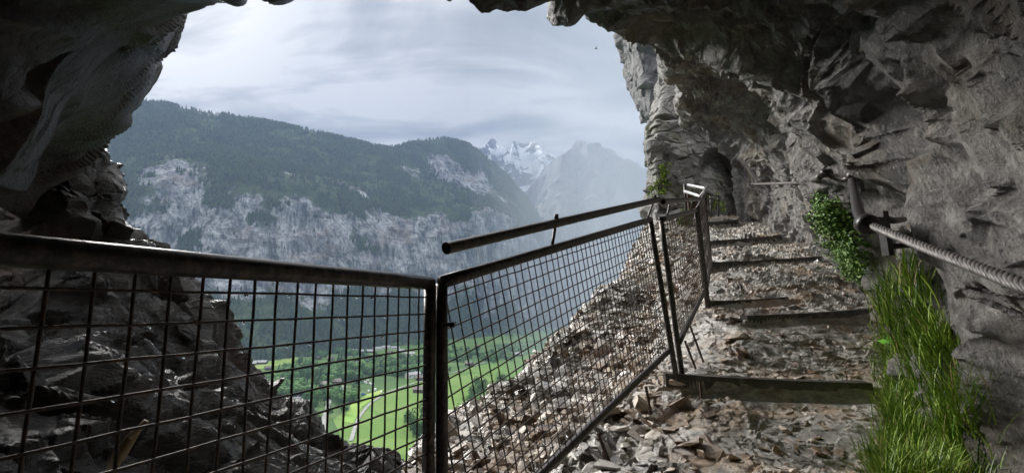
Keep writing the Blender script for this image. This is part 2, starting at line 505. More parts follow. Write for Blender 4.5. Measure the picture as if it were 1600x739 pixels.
def gallery():
    rows = []
    def st(foot_to_lip, o1=(0.25, 0.15, 0.9), o2=(0.9, 0.5, 3.0), o3=(3, 2, 9)):
        pts = [at(*p) if not isinstance(p, np.ndarray) else p for p in foot_to_lip]
        l = pts[-1]
        pts += [l + np.array(o1), l + np.array(o2), l + np.array(o3)]
        rows.append(pts)
    st([(1158, 372, 10.2), (1150, 310, 10.5), (1142, 262, 10.4), (1118, 222, 10.1), (1095, 205, 9.8), (1066, 190, 9.4)])
    st([(1222, 385, 8.0), (1225, 310, 8.6), (1205, 235, 8.4), (1165, 180, 8.0), (1115, 150, 7.5), (1055, 132, 7.0)])
    st([(1290, 415, 6.4), (1285, 310, 7.0), (1262, 235, 6.8), (1215, 160, 6.3), (1150, 105, 5.8), (1040, 98, 5.3)])
    st([(1345, 450, 5.2), (1328, 330, 5.5), (1305, 240, 5.3), (1258, 140, 4.9), (1165, 62, 4.4), (1012, 62, 4.2)])
    st([(1395, 520, 4.3), (1375, 400, 4.5), (1345, 265, 4.3), (1292, 185, 4.2), (1165, 95, 3.8), (968, 24, 3.3)])
    st([(1545, 800, 2.05), (1482, 545, 2.25), (1405, 400, 2.5), (1322, 245, 2.85), (1190, 95, 2.95), (905, 0, 2.6)])
    st([(1700, 860, 1.35), (1640, 560, 1.5), (1560, 400, 1.65), (1450, 190, 2.05), (1310, 0, 2.1), (760, -16, 2.05)])
    st([W(1.75, .5, -1.3), W(1.6, .6, -.4), W(1.5, .7, .2), W(1.35, .9, .8), W(.9, 1.1, 1.2), (620, -13, 1.95)])
    st([W(1.2, -1, -1.3), W(1.2, -1, -.4), W(1.1, -.9, .3), W(.9, -.5, .95), W(.4, .4, 1.25), (540, -6, 1.95)], (-.05, .3, .6))
    st([W(-.3, -2, -1.3), W(-.3, -2, -.4), W(-.2, -1.7, .4), W(-.1, -1.1, 1.1), W(0, .1, 1.3), (430, 14, 1.95)], (-.1, .3, .6))
    st([W(-1.6, -1.6, -1.3), W(-1.5, -1.5, -.4), W(-1.4, -1.3, .4), W(-1.1, -.8, 1.1), W(-.6, .2, 1.3), (312, -12, 2.1)], (-.2, .4, .6), (-.8, 1, 3), (-2, 2, 9))
    st([W(-2.1, -.6, -1.3), W(-2.0, -.5, -.5), W(-1.9, -.3, .3), W(-1.6, 0, 1.0), (40, -120, 1.5), (168, 52, 2.3)], (-.35, .6, .35), (-1.3, 1.6, 1.6), (-4, 4, 8))
    st([W(-2.2, .1, -1.3), W(-2.1, .2, -.5), W(-2.0, .3, .2), (-260, 0, 1.35), (0, 60, 1.75), (128, 165, 2.6)], (-.4, .6, .2), (-1.6, 1.6, 1.0), (-5, 4, 7))
    st([W(-2.2, .6, -1.2), W(-2.2, .6, -.6), W(-2.1, .7, 0), (-180, 120, 1.5), (20, 165, 1.9), (72, 216, 2.7)], (-.45, .6, .05), (-1.8, 1.6, .5), (-6, 4, 5))
    st([W(-2.3, 1, -1.1), W(-2.3, 1, -.6), (-200, 330, 1.5), (-90, 250, 1.75), (-10, 240, 2.0), (20, 262, 2.7)], (-.4, .5, .0), (-1.8, 1.4, .3), (-6, 4, 3))
    st([W(-2.5, 1.3, -1), W(-2.5, 1.3, -.6), (-240, 400, 1.7), (-160, 350, 1.9), (-100, 320, 2.1), (-30, 310, 2.6)], (-.4, .5, .0), (-1.8, 1.4, .2), (-6, 4, 2))
    ci = [70, 80, 90, 90, 110, 190, 120, 90, 60, 50, 60, 70, 80, 60, 30]
    cj = [60, 100, 110, 110, 110, 26, 40, 20]
    G = patch(rows, ci, cj)
    # round lip: the sheet turns over between lip and outer face
    N = normals(G)
    if np.sum((N[400, 250] * -G[400, 250])) < 0:
        N = -N
    d = rock_disp(G, 0.46, 0.30, 0.0, 0.0, s=3, bed=WB, flat=0.5, smooth=0.25, el=1.9)
    df = rock_disp(G, 0.0, 0.0, 0.13, 0.045, s=3, bed=WB, flat=0.5, smooth=0.0, el=1.9)
    ul = np.clip((np.arange(G.shape[0])[:, None] / G.shape[0] - 0.66) / 0.06, 0, 1)
    d = d + df * (1 - 0.75 * ul)
    # ribs of harder beds that slant down to the path: gentle back, sharp front
    def ribs(per, amp, sd):
        q = G @ WB[:, 1] / per + 0.55 * fbm(G / 0.9, 4, sd) + 0.12 * fbm(G / 0.16, 3, sd + 5)
        f_ = q - np.floor(q)
        k_ = h3(np.floor(q), np.floor(q) * 0, np.floor(q) * 0, sd)
        return amp * (0.5 + k_) * (np.where(f_ < 0.86, f_ / 0.86, (1 - f_) / 0.14) - 0.5)
    vp_ = np.concatenate([np.linspace(i, i + 1, c, endpoint=False) for i, c in enumerate(cj)] + [[8.0]])[None, :]
    d = d + (ribs(0.62, 0.20, 301) + ribs(0.21, 0.055, 311)) * (1 - 0.8 * ul) * np.clip((4.5 - vp_) / 1.3, 0.08, 1) * np.clip((9.0 - G[..., 1]) / 3, 0.2, 1)
    # keep quiet near the lip where the outline counts, and near the viewer's head
    dist = np.linalg.norm(G, axis=-1)
    d = d * np.clip(0.42 + dist / 6.0, 0.3, 1.0)
    vpos = np.concatenate([np.linspace(i, i + 1, c, endpoint=False) for i, c in enumerate(cj)] + [[8.0]])[None, :]
    d = d * (1 - 0.45 * np.exp(-((vpos - 5) / 0.35) ** 2))
    uu0 = np.arange(G.shape[0])[:, None] / G.shape[0]
    d = d * (1 - (0.25 + 0.45 * np.exp(-((vpos - 5.1) / 0.6) ** 2)) * np.clip((uu0 - 0.70) / 0.06, 0, 1))
    G2 = G + N * d[..., None]
    m, k = G2.shape[:2]
    # roof and left flank: their shade is painted into the dark wet rock's colour
    uu = np.arange(m)[:, None] / m + 0 * G[..., 0]
    shade_tint = np.clip((0.9 - G[..., 0]) / 1.5 + 0.5 * np.clip(G[..., 2] - 0.9, 0, 1) * (G[..., 1] < 3.4) + 0.35 * fbm(G / 0.8, 3, 88), 0, 1) * np.clip((5.0 - G[..., 1]) / 2, 0, 1)
    return mesh_np('gallery_rock', G2.reshape(-1, 3), grid_faces(m, k), M['wall'], smooth=False, attr={'shade_tint': shade_tint.ravel()}), G2


def sheet(name, ctrl, ci, cj, mat, disp, toward=(0, 0, 0), post=None, smooth=False, label=None):
    G = patch([[at(*p) if not isinstance(p, np.ndarray) else p for p in r] for r in ctrl], ci, cj)
    N = normals(G)
    c = np.array(G.shape[:2]) // 2
    if np.dot(N[c[0], c[1]], np.asarray(toward) - G[c[0], c[1]]) < 0:
        N = -N
    if post: G = post(G, N)
    G = G + N * disp(G)[..., None]
    m, k = G.shape[:2]
    return mesh_np(name, G.reshape(-1, 3), grid_faces(m, k), mat, smooth=smooth), G, N


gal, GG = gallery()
tag(gal, 'grey rock wall and dark roof of the gallery over the path', kind='structure')

# dark wet outcrop left of and below the fence
D = []
def dcol(p, b1=(-.3, .5, -.35), b2=(-.6, 1.0, -1.4), b3=(-.9, 1.8, -4), b4=(-1.5, 4, -25)):
    q = [at(*x) for x in p]
    l = q[-1]
    D.append(q + [l + np.array(b1), l + np.array(b2), l + np.array(b3), l + np.array(b4)])
dcol([(-400, 900, 1.1), (-300, 600, 1.5), (-300, 430, 2.2), (-250, 300, 3.0), (-60, 190, 3.8)])
dcol([(0, 860, 1.4), (0, 600, 1.9), (0, 450, 2.6), (20, 330, 3.1), (70, 190, 3.8)])
dcol([(120, 860, 1.5), (100, 620, 2.0), (100, 480, 2.7), (110, 350, 3.2), (135, 212, 3.8)])
dcol([(240, 860, 1.6), (200, 650, 2.1), (180, 500, 2.8), (170, 390, 3.3), (188, 275, 3.8)])
dcol([(310, 860, 1.7), (280, 690, 2.2), (245, 570, 2.9), (225, 470, 3.4), (204, 372, 3.9)])
dcol([(400, 860, 1.8), (360, 720, 2.3), (330, 630, 2.9), (305, 545, 3.4), (298, 452, 3.9)])
dcol([(480, 860, 1.9), (430, 745, 2.4), (390, 680, 3.0), (360, 620, 3.5), (345, 555, 4.0)])
dcol([(560, 870, 2.0), (520, 790, 2.5), (480, 725, 3.1), (440, 672, 3.7), (410, 632, 4.2)])
dcol([(640, 880, 2.1), (600, 810, 2.6), (565, 755, 3.2), (530, 705, 3.8), (505, 640, 4.3)])
dcol([(720, 880, 2.2), (690, 820, 2.7), (660, 780, 3.3), (640, 745, 3.9), (625, 692, 4.4)])
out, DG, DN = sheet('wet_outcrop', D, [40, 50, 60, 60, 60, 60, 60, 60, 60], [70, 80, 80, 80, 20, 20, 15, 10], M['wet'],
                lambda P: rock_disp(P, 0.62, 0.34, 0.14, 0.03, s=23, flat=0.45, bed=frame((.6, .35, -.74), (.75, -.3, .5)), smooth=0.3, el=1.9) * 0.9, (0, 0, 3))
tag(out, 'black wet jagged outcrop falling away outside the fence', kind='structure')

# ground: outer scree slope, fence line, stepped path, foot of the wall
GR = []
def grow(r1, r2, r3, r4, r5, o=(-.6, .45, -1.1), o2=(-1.3, 1.0, -3), o3=(-2.2, 1.8, -8), o4=(-4, 3, -32)):
    q = [at(*x) if not isinstance(x, np.ndarray) else x for x in (r1, r2, r3, r4, r5)]
    GR.append([q[0] + np.array(o4), q[0] + np.array(o3), q[0] + np.array(o2), q[0] + np.array(o)] + q + [q[-1] + np.array((.9, -.15, .12)), q[-1] + np.array((2.4, -.2, .2))])
grow(W(-1.6, -2, -1.6), W(-1.2, -2, -1.35), W(-.7, -2, -1.3), W(.2, -2, -1.3), W(1.2, -2, -1.3))
grow(W(-1.3, .9, -1.6), W(-.9, .5, -1.35), W(-.5, .3, -1.25), W(.4, 0, -1.2), W(1.4, 0, -1.2))
grow(W(-1.2, 3.2, -1.65), (560, 880, 2.6), (760, 900, 1.9), (1080, 900, 1.5), (1500, 900, 1.35))
grow((642, 690, 4.2), (730, 740, 3.2), (860, 765, 2.5), (1150, 742, 2.1), (1470, 742, 2.0))
grow((735, 640, 4.7), (800, 680, 3.7), (930, 690, 2.85), (1180, 690, 2.45), (1440, 690, 2.3))
grow((800, 592, 5.2), (870, 640, 4.2), (985, 648, 3.15), (1195, 645, 2.8), (1420, 645, 2.65))
grow((852, 545, 5.8), (925, 590, 4.7), (1040, 612, 3.35), (1205, 610, 3.15), (1395, 612, 3.05))
grow((905, 492, 6.6), (975, 540, 5.3), (1075, 560, 3.9), (1215, 552, 3.65), (1385, 560, 3.6))
grow((945, 452, 7.6), (1010, 495, 6.2), (1095, 508, 4.6), (1230, 502, 4.25), (1385, 500, 4.25))
grow((985, 437, 8.6), (1040, 455, 7.0), (1105, 462, 5.3), (1220, 455, 5.0), (1340, 440, 5.2))
grow((1008, 410, 9.4), (1060, 420, 7.8), (1110, 420, 6.3), (1205, 412, 6.0), (1290, 402, 6.4))
grow((1013, 380, 10.3), (1065, 388, 8.8), (1112, 382, 7.8), (1170, 378, 7.6), (1222, 374, 8.0))
grow((1016, 352, 11), (1060, 352, 10.2), (1108, 348, 9.7), (1132, 346, 9.7), (1162, 345, 10.2))
grow((1025, 335, 13), (1060, 335, 12.6), (1100, 332, 12.6), (1125, 330, 12.6), (1165, 330, 13))

STEPS = [((1040, 590, 3.26), (1364, 606, 3.08), 0.10), ((1168, 498, 4.22), (1374, 486, 4.3), 0.10), ((1108, 474, 4.95), (1232, 468, 4.85), 0.08),
         ((1110, 413, 6.1), (1292, 403, 6.2), 0.13), ((1108, 379, 7.65), (1222, 369, 7.85), 0.13), ((1106, 349, 9.4), (1154, 345, 9.6), 0.15)]

def terrace(G, N):
    """the tread behind each board lies level with it, the one in front drops under it"""
    global STEPM
    G = G.copy()
    STEPM = np.zeros(G.shape[:2])
    for a, b_, hh in STEPS:
        A, B = at(*a), at(*b_)
        t = (B - A)[:2]; L = np.linalg.norm(t); t /= L
        nrm = np.array([-t[1], t[0]])
        q = G[..., :2] - A[:2]
        al, ac = q @ t, q @ nrm
        lat = np.clip((al + .10) / .15, 0, 1) * np.clip((L + .15 - al) / .15, 0, 1)
        near = np.abs(G[..., 2] - A[2]) < 1.0
        front = np.where(ac < 0, np.exp(ac / 0.34), 0) * np.clip(-ac / 0.05, 0, 1)
        zl = A[2] + (B[2] - A[2]) * np.clip(al / L, 0, 1) - 0.015
        back = np.where(ac >= 0, np.exp(-ac / 0.22), 0)
        STEPM = np.maximum(STEPM, lat * near * np.clip((0.16 - np.abs(ac)) / 0.06, 0, 1))
        G[..., 2] += lat * near * (back * (zl - G[..., 2]) + front * (zl - hh - G[..., 2]))
    return G

def ground_disp(P):
    px, py = pix(P)
    onpath = np.clip((P[..., 0] * 0.0 + px - 960) / 120, 0, 1)
    d = rock_disp(P, 0.18, 0.17, 0.10, 0.05, s=51, flat=0.42, bed=rot('Z', 35) @ rot('Y', 28), smooth=0.15)
    return d * (0.95 - 0.42 * onpath) * (1 - 0.85 * STEPM)

ground, GD, GN = sheet('ground', GR, [14, 24, 50, 70, 70, 80, 80, 70, 60, 50, 40, 30, 20], [6, 8, 12, 22, 100, 110, 90, 90, 40, 20], M['path'],
                   ground_disp, (0, 0, 3), terrace)
tag(ground, kind='structure')


# the cliff nose where the path goes into its tunnel
FN = []
for col in ([(1014, 14.5), (1019, 14.5), (1020, 14.8), (1018, 15), (1026, 15), (1038, 15.5), (1042, 16), (1042, 17)],
            [(1008, 11.0), (1015, 11.2), (1017, 11.3), (1014, 11.4), (1023, 11.6), (1034, 12.0), (1040, 12.4), (1040, 13)],
            [(1040, 10.6), (1045, 10.8), (1050, 10.9), (1048, 11.0), (1055, 11.1), (1060, 11.4), (1065, 11.8), (1065, 12.5)],
            [(1075, 10.6), (1080, 10.8), (1082, 10.9), (1082, 11.0), (1085, 11.0), (1090, 11.1), (1095, 11.4), (1095, 12)],
            [(1110, 10.9), (1112, 11.0), (1115, 11.0), (1115, 11.0), (1118, 10.9), (1120, 10.9), (1125, 11), (1125, 12)],
            [(1150, 11.1), (1150, 11.2), (1152, 11.2), (1155, 11.0), (1160, 10.8), (1165, 10.6), (1165, 11), (1165, 12)],
            [(1210, 11.6), (1210, 11.6), (1210, 11.6), (1215, 11.5), (1215, 11.2), (1215, 11.0), (1215, 11), (1215, 12)]):
    FN.append([(c[0], y, c[1]) for c, y in zip(col, (395, 325, 270, 212, 165, 115, 60, -60))])

def tunnel(G, N):
    px, py = pix(G)
    e = ((px - 1118) / 36) ** 2 + (np.where(py < 305, (py - 305) / 75, (py - 305) / 90)) ** 2
    dep = 0.5 * np.clip((1.0 - e) / 0.35, 0, 1) ** 1.2
    e2 = ((px - 1108) / 26) ** 2 + ((py - 300) / 46) ** 2       # a bulge of lit rock stands inside
    dep = dep - 0.3 * np.clip((1.0 - e2) / 0.6, 0, 1)
    d = G / np.linalg.norm(G, axis=-1, keepdims=True)
    return G + d * dep[..., None]

nose, NG, NN = sheet('cliff_nose', FN, [40, 40, 45, 45, 45, 40], [60, 60, 60, 50, 50, 30, 20], M['nose'],
                 lambda P: rock_disp(P, 0.40, 0.25, 0.10, 0.0, s=61, unit=1.2, flat=0.8), (0, 0, 3), tunnel)
tag(nose, 'rock nose with the tunnel mouth where the path goes on', kind='structure')

# misty headland further along the same cliff
FC = []
for i, (dx, z) in enumerate([(6, 75), (0, 60), (14, 52), (45, 50), (100, 50), (190, 52)]):
    FC.append([(x + dx, y, z * k) for (x, y, k) in ((1050, 330, 1.1), (1030, 240, 1.05), (1018, 198, 1.0), (1000, 178, 1.0), (988, 140, 1.0), (976, 85, 1.0), (962, 25, 1.02), (955, -60, 1.06), (950, -200, 1.2))])
head, _, _ = sheet('headland_cliff', FC, [30, 50, 60, 60, 50], [20, 30, 20, 40, 50, 50, 50, 20], M['far'],
             lambda P: rock_disp(P, 2.2, 1.3, 0.5, 0.0, s=71, unit=6.0, flat=1.4), (0, 0, 3))
tag(head, 'pale headland of the cliff in the mist', kind='structure')

HAZE = 1.75e-4
HAZE_COL = (0.225, 0.30, 0.46)
MIST = [((1045, 290, 150 + 14 * k), (22 + 15 * k, 92 + 30 * k, 50 + 24 * k), 0.0009 / (1 + 0.35 * k)) for k in range(6)]

# ------------------------------------------------------------------ valley
H = -125.0

def vground(px, py):
    d = CMn @ np.array([(px - 800) / F, -(py - 369.5) / F, -1.0])
    return d * (H / d[2])

def field_mat(name, c1, c2, c3, s):
    m, n, link = material(name)
    tc = n('ShaderNodeTexCoord')
    t = n('ShaderNodeTexNoise', ins={'Vector': tc.outputs['Object'], 'Scale': s, 'Detail': 8.0, 'Roughness': 0.6})
    v = n('ShaderNodeTexVoronoi', ins={'Vector': tc.outputs['Object'], 'Scale': s * 0.9})
    mx = n('ShaderNodeMix', data_type='FLOAT', ins={0: 0.4, 2: t.outputs['Fac'], 3: v.outputs['Color']})
    c = ramp(n, mx.outputs[0], [(0.3, c1), (0.5, c2), (0.68, c3)])
    return finish(m, n, c, 0.9, spec=0.2)

M['meadow'] = field_mat('valley_meadow', (0.035, 0.075, 0.018), (0.055, 0.115, 0.025), (0.095, 0.15, 0.04), 0.009)
M['field'] = field_mat('bright_field', (0.075, 0.145, 0.025), (0.10, 0.185, 0.032), (0.13, 0.205, 0.048), 0.012)
M['field_pale'] = field_mat('mown_field', (0.16, 0.30, 0.05), (0.22, 0.34, 0.07), (0.30, 0.36, 0.10), 0.02)
M['road'] = plain_mat('road_asphalt', (0.24, 0.24, 0.23), 0.85, 0.15, 0.3)

N_ = 60
gx, gy = np.meshgrid(np.linspace(-3500, 4200, N_), np.linspace(60, 6200, N_), indexing='ij')
V = np.stack([gx, gy, np.full_like(gx, H)], -1).reshape(-1, 3)
vf = mesh_np('valley_floor', V, grid_faces(N_, N_), M['meadow'])
tag(vf, kind='structure')

def poly(name, pts, mat, dz):
    P = [vground(*p) + np.array([0, 0, dz]) for p in pts]
    bm = bmesh.new()
    f = bm.faces.new([bm.verts.new(p) for p in P])
    if f.normal.z < 0: f.normal_flip()
    me = bpy.data.meshes.new(name); bm.to_mesh(me); bm.free()
    me.materials.append(mat)
    o = bpy.data.objects.new(name, me); COL.objects.link(o)
    return tag(o, kind='structure')

poly('field', [(520, 655), (560, 632), (600, 612), (660, 592), (720, 578), (790, 562), (850, 548), (960, 525), (1000, 560), (900, 620), (760, 700), (640, 730), (540, 700)], M['field'], 0.5)
poly('field', [(340, 580), (380, 572), (440, 564), (520, 553), (600, 556), (560, 568), (480, 578), (430, 588), (370, 612), (330, 620)], M['field'], 0.5)
poly('field', [(560, 556), (620, 540), (700, 526), (790, 514), (880, 506), (960, 500), (960, 512), (850, 530), (760, 540), (700, 548), (640, 560)], M['field'], 0.5)
poly('field', [(300, 585), (350, 574), (420, 560), (470, 556), (460, 566), (400, 578), (340, 592)], M['field_pale'], 0.9)
poly('field', [(620, 560), (700, 545), (740, 545), (700, 556), (650, 566)], M['field_pale'], 0.9)
poly('field', [(535, 660), (550, 630), (575, 616), (600, 608), (590, 620), (565, 636), (552, 662)], M['field_pale'], 0.9)

def ribbon(name, pts, w, mat, dz=1.3):
    P = catmull(np.array([vground(*p) + np.array([0, 0, dz]) for p in pts]), [12] * (len(pts) - 1))
    T = np.gradient(P, axis=0); T[:, 2] = 0
    T /= np.linalg.norm(T, axis=1, keepdims=True)
    S = np.stack([T[:, 1], -T[:, 0], 0 * T[:, 0]], 1) * w / 2
    V = np.stack([P - S, P + S], 1).reshape(-1, 3)
    return tag(mesh_np(name, V, grid_faces(len(P), 2), mat), kind='structure')

ribbon('road', [(548, 690), (560, 655), (578, 632), (606, 614), (645, 600), (700, 585), (760, 566)], 4.0, M['road'])
ribbon('road', [(500, 700), (508, 650), (518, 618), (530, 600), (545, 592)], 6, M['road'])
ribbon('road', [(330, 582), (370, 573), (410, 566), (450, 560), (500, 558), (560, 557)], 7, M['road'])

# ------------------------------------------------------------------ mountains
def mountain_mat(name, tree=True):
    m, n, link = material(name)
    tc = n('ShaderNodeTexCoord')
    mp = n('ShaderNodeMapping', ins={0: tc.outputs['Object']})
    mp.inputs['Scale'].default_value = (1, 1, 0.13)
    a = n('ShaderNodeTexNoise', ins={'Vector': mp.outputs[0], 'Scale': 0.022, 'Detail': 10.0, 'Roughness': 0.66, 'Distortion': 0.5})
    b = n('ShaderNodeTexNoise', ins={'Vector': tc.outputs['Object'], 'Scale': 0.007, 'Detail': 8.0, 'Roughness': 0.65})
    c = ramp(n, a.outputs['Fac'], [(0.34, (0.06, 0.063, 0.07)), (0.47, (0.185, 0.192, 0.205)), (0.58, (0.34, 0.35, 0.365))])
    mp3 = n('ShaderNodeMapping', ins={0: tc.outputs['Object']})
    mp3.inputs['Scale'].default_value = (1, 1, 0.16)
    a3 = n('ShaderNodeTexNoise', ins={'Vector': mp3.outputs[0], 'Scale': 0.11, 'Detail': 6.0, 'Roughness': 0.7})
    s3 = ramp(n, a3.outputs['Fac'], [(0.42, g3(0.5)), (0.50, g3(1.0)), (0.58, g3(1.25))])
    mp4 = n('ShaderNodeMapping', ins={0: tc.outputs['Object']})
    mp4.inputs['Scale'].default_value = (0.25, 0.25, 1.6)
    a4 = n('ShaderNodeTexNoise', ins={'Vector': mp4.outputs[0], 'Scale': 0.035, 'Detail': 6.0, 'Roughness': 0.65, 'Distortion': 0.4})
    s4 = ramp(n, a4.outputs['Fac'], [(0.40, g3(0.55)), (0.46, g3(1.0)), (1.0, g3(1.0))])
    c = n('ShaderNodeMix', data_type='RGBA', blend_type='MULTIPLY', ins={0: 1.0, 6: c, 7: s3}).outputs[2]
    c = n('ShaderNodeMix', data_type='RGBA', blend_type='MULTIPLY', ins={0: 1.0, 6: c, 7: s4}).outputs[2]
    st = ramp(n, b.outputs['Fac'], [(0.52, g3(0)), (0.64, g3(0.35))])
    mm = n('ShaderNodeMix', data_type='RGBA', ins={0: st, 6: c, 7: (0.24, 0.175, 0.12, 1)})
    # grass and scrub on the ledges
    at_ = n('ShaderNodeAttribute', attribute_name='veg')
    nz = n('ShaderNodeTexNoise', ins={'Vector': tc.outputs['Object'], 'Scale': 0.03, 'Detail': 8.0, 'Roughness': 0.7})
    ad = n('ShaderNodeMath', operation='MULTIPLY_ADD', ins={0: nz.outputs['Fac'], 1: 0.9, 2: at_.outputs['Fac']})
    fv = ramp(n, ad.outputs[0], [(0.88, g3(0)), (1.0, g3(1))])
    gc = ramp(n, nz.outputs['Fac'], [(0.4, (0.022, 0.042, 0.018)), (0.62, (0.06, 0.085, 0.03))])
    m2 = n('ShaderNodeMix', data_type='RGBA', ins={0: fv, 6: mm.outputs[2], 7: gc})
    return finish(m, n, m2.outputs[2], 0.85, a.outputs['Fac'], 0.8, 12.0, 0.2)

def snow_mat(name, amount, k=1.0):
    m, n, link = material(name)
    tc = n('ShaderNodeTexCoord')
    geo = n('ShaderNodeNewGeometry')
    mp = n('ShaderNodeMapping', ins={0: tc.outputs['Object']})
    mp.inputs['Scale'].default_value = (1, 1, 2.6)
    mp.inputs['Rotation'].default_value = (0, R(9), 0)
    a = n('ShaderNodeTexNoise', ins={'Vector': mp.outputs[0], 'Scale': 0.0028, 'Detail': 9.0, 'Roughness': 0.6, 'Distortion': 0.6})
    b = n('ShaderNodeTexNoise', ins={'Vector': tc.outputs['Object'], 'Scale': 0.006, 'Detail': 8.0, 'Roughness': 0.65})
    c = ramp(n, b.outputs['Fac'], [(0.36, (0.07 * k, 0.07 * k, 0.078 * k)), (0.5, (0.16 * k, 0.153 * k, 0.158 * k)), (0.62, (0.25 * k, 0.235 * k, 0.23 * k))])
    at_ = n('ShaderNodeAttribute', attribute_name='veg')
    ad = n('ShaderNodeMath', operation='ADD', ins={0: a.outputs['Fac'], 1: at_.outputs['Fac']})
    f = ramp(n, ad.outputs[0], [(amount, g3(0)), (amount + 0.02, g3(1))])
    m2 = n('ShaderNodeMix', data_type='RGBA', ins={0: f, 6: c, 7: (0.82, 0.85, 0.9, 1)})
    return finish(m, n, m2.outputs[2], 0.8, b.outputs['Fac'], 0.9, 60.0, 0.2)

M['mountain'] = mountain_mat('mountain_limestone')
M['peak'] = snow_mat('snowy_peak', 0.62, 0.7)
M['ridge'] = snow_mat('bare_ridge', 0.72, 0.45)

MT = [  # (px, [(y, depth) ridge, middle, cliff top, cliff base, foot])
    (-200, (80, 2000), (200, 1700), (330, 1350), (480, 1150), (605, 850)),
    (0, (118, 2000), (220, 1700), (300, 1400), (480, 1200), (600, 900)),
    (120, (146, 2000), (230, 1750), (310, 1450), (475, 1250), (595, 950)),
    (200, (154, 2050), (230, 1800), (305, 1500), (470, 1300), (585, 1000)),
    (320, (176, 2150), (230, 1900), (272, 1620), (475, 1400), (576, 1100)),
    (440, (196, 2300), (250, 2000), (283, 1720), (480, 1500), (560, 1250)),
    (520, (213, 2400), (262, 2150), (300, 1820), (480, 1600), (548, 1400)),
    (600, (232, 2450), (275, 2250), (335, 1920), (482, 1750), (535, 1600)),
    (650, (222, 2600), (275, 2350), (340, 2000), (486, 1850), (530, 1750)),
    (690, (218, 2700), (282, 2450), (332, 2080), (488, 1950), (527, 1900)),
    (735, (228, 2820), (290, 2550), (325, 2200), (488, 2100), (520, 2050)),
    (770, (255, 2920), (305, 2650), (335, 2350), (488, 2280), (515, 2250)),
    (810, (294, 3060), (330, 2850), (360, 2600), (484, 2500), (510, 2450)),
    (850, (345, 3250), (370, 3080), (400, 2880), (480, 2780), (506, 2700)),
    (900, (405, 3600), (425, 3450), (445, 3300), (478, 3200), (502, 3000)),
    (980, (455, 4000), (465, 3900), (470, 3800), (480, 3700), (498, 3400)),
    (1100, (455, 4600), (460, 4500), (465, 4400), (475, 4300), (495, 3800)),
]
rows, kinds = [], []
for c in MT:
    q = [at(c[0], y, z) for (y, z) in c[1:]]
    top = q[0]
    rows.append([top + np.array((-300, 1500, -500)), top + np.array((-60, 260, -30))] + q + [np.array([q[-1][0] * .92, q[-1][1] * .92, H - 6])])
ci = [16, 20, 26, 34, 36, 30, 30, 20, 18, 20, 18, 20, 20, 18, 16, 14]
cj = [6, 10, 44, 36, 70, 40, 10]
G = patch(rows, ci, cj)
N = normals(G)
if N[100, 60, 1] > 0: N = -N
vv = np.concatenate([np.linspace(i, i + 1, c, endpoint=False) for i, c in enumerate(cj)] + [[7.0]])[None, :] * np.ones((len(G), 1))
# rows: 1-2 behind, 2 ridge, 3 middle, 4 cliff top, 5 cliff base, 6 foot
wob = 0.85 * fbm(G / 260.0, 4, 5)
pxm, pym = pix(G)
midc = np.exp(-((pxm - 720) / 75) ** 2)        # the bare upper face of the middle mountain
cliff = np.clip((0.5 - np.abs(vv + wob - 4.5)) * 4 + 0.6, 0, 1)
cliff2 = np.clip(midc * 2.4 - 0.9, 0, 1) * np.clip((0.42 - np.abs(vv + wob - 2.62)) * 5, 0, 1)
cliff = np.maximum(cliff, cliff2)
scar = np.clip(fbm(G / 130.0, 4, 44) * 5.0 - 1.55, 0, 1) * np.clip((vv - 2.5) * 3, 0, 1) * np.clip((5.2 - vv) * 2, 0, 1)
fing = np.clip(fbm(G / 230.0, 4, 144) * 5.0 - 1.15 + 0.9 * np.exp(-((pxm - 215) / 70) ** 2) - 0.8 * midc * 0, 0, 1)
cliffm = np.maximum(cliff * (1 - 0.85 * fing), scar)
Q = G * np.array([1, 1, 0.3])
d = cliff * (34 * facet(Q, 90, 7) + 15 * facet(Q, 34, 17)) + 60 * fbm(G / 420.0, 4, 9) * np.clip((vv - 2) * 2, 0, 1) * np.clip((6 - vv), 0, 1) + 10 * fbm(G / 60.0, 3, 19)
G = G + N * d[..., None]
m_, k_ = G.shape[:2]
mt = mesh_np('mountainside', G.reshape(-1, 3), grid_faces(m_, k_), M['mountain'], attr={'veg': (0.75 - cliffm * 0.42).ravel()})
tag(mt, 'grey limestone cliffs under forested slopes across the valley', kind='structure')

# conifer forest on the slopes: far too many to count
def conifer_verts(seg=5, tiers=3):
    V, T = [], []
    n0 = 0
    for t in range(tiers):
        z0 = 0.12 + 0.27 * t
        z1 = min(1.0, z0 + 0.46)
        r = 0.20 * (1 - 0.27 * t)
        for k in range(seg):
            a = 2 * math.pi * (k + 0.5 * t) / seg
            V.append((r * math.cos(a), r * math.sin(a), z0))
        V.append((0, 0, z1))
        for k in range(seg):
            T.append((n0 + k, n0 + (k + 1) % seg, n0 + seg))
        n0 += seg + 1
    return np.array(V), np.array(T)

def round_verts(rng, seg=6, rings=4):
    V, Q = [], []
    for i in range(rings + 1):
        ph = math.pi * i / rings
        for k in range(seg):
            a = 2 * math.pi * k / seg
            rr = 0.36 * (0.75 + 0.5 * rng.random())
            V.append((rr * math.sin(ph) * math.cos(a) , rr * math.sin(ph) * math.sin(a), 0.55 - 0.42 * math.cos(ph)))
    for i in range(rings):
        for k in range(seg):
            Q.append((i * seg + k, i * seg + (k + 1) % seg, (i + 1) * seg + (k + 1) % seg, (i + 1) * seg + k))
    Q = np.array(Q)
    return np.array(V), np.concatenate([Q[:, [0, 1, 2]], Q[:, [0, 2, 3]]])

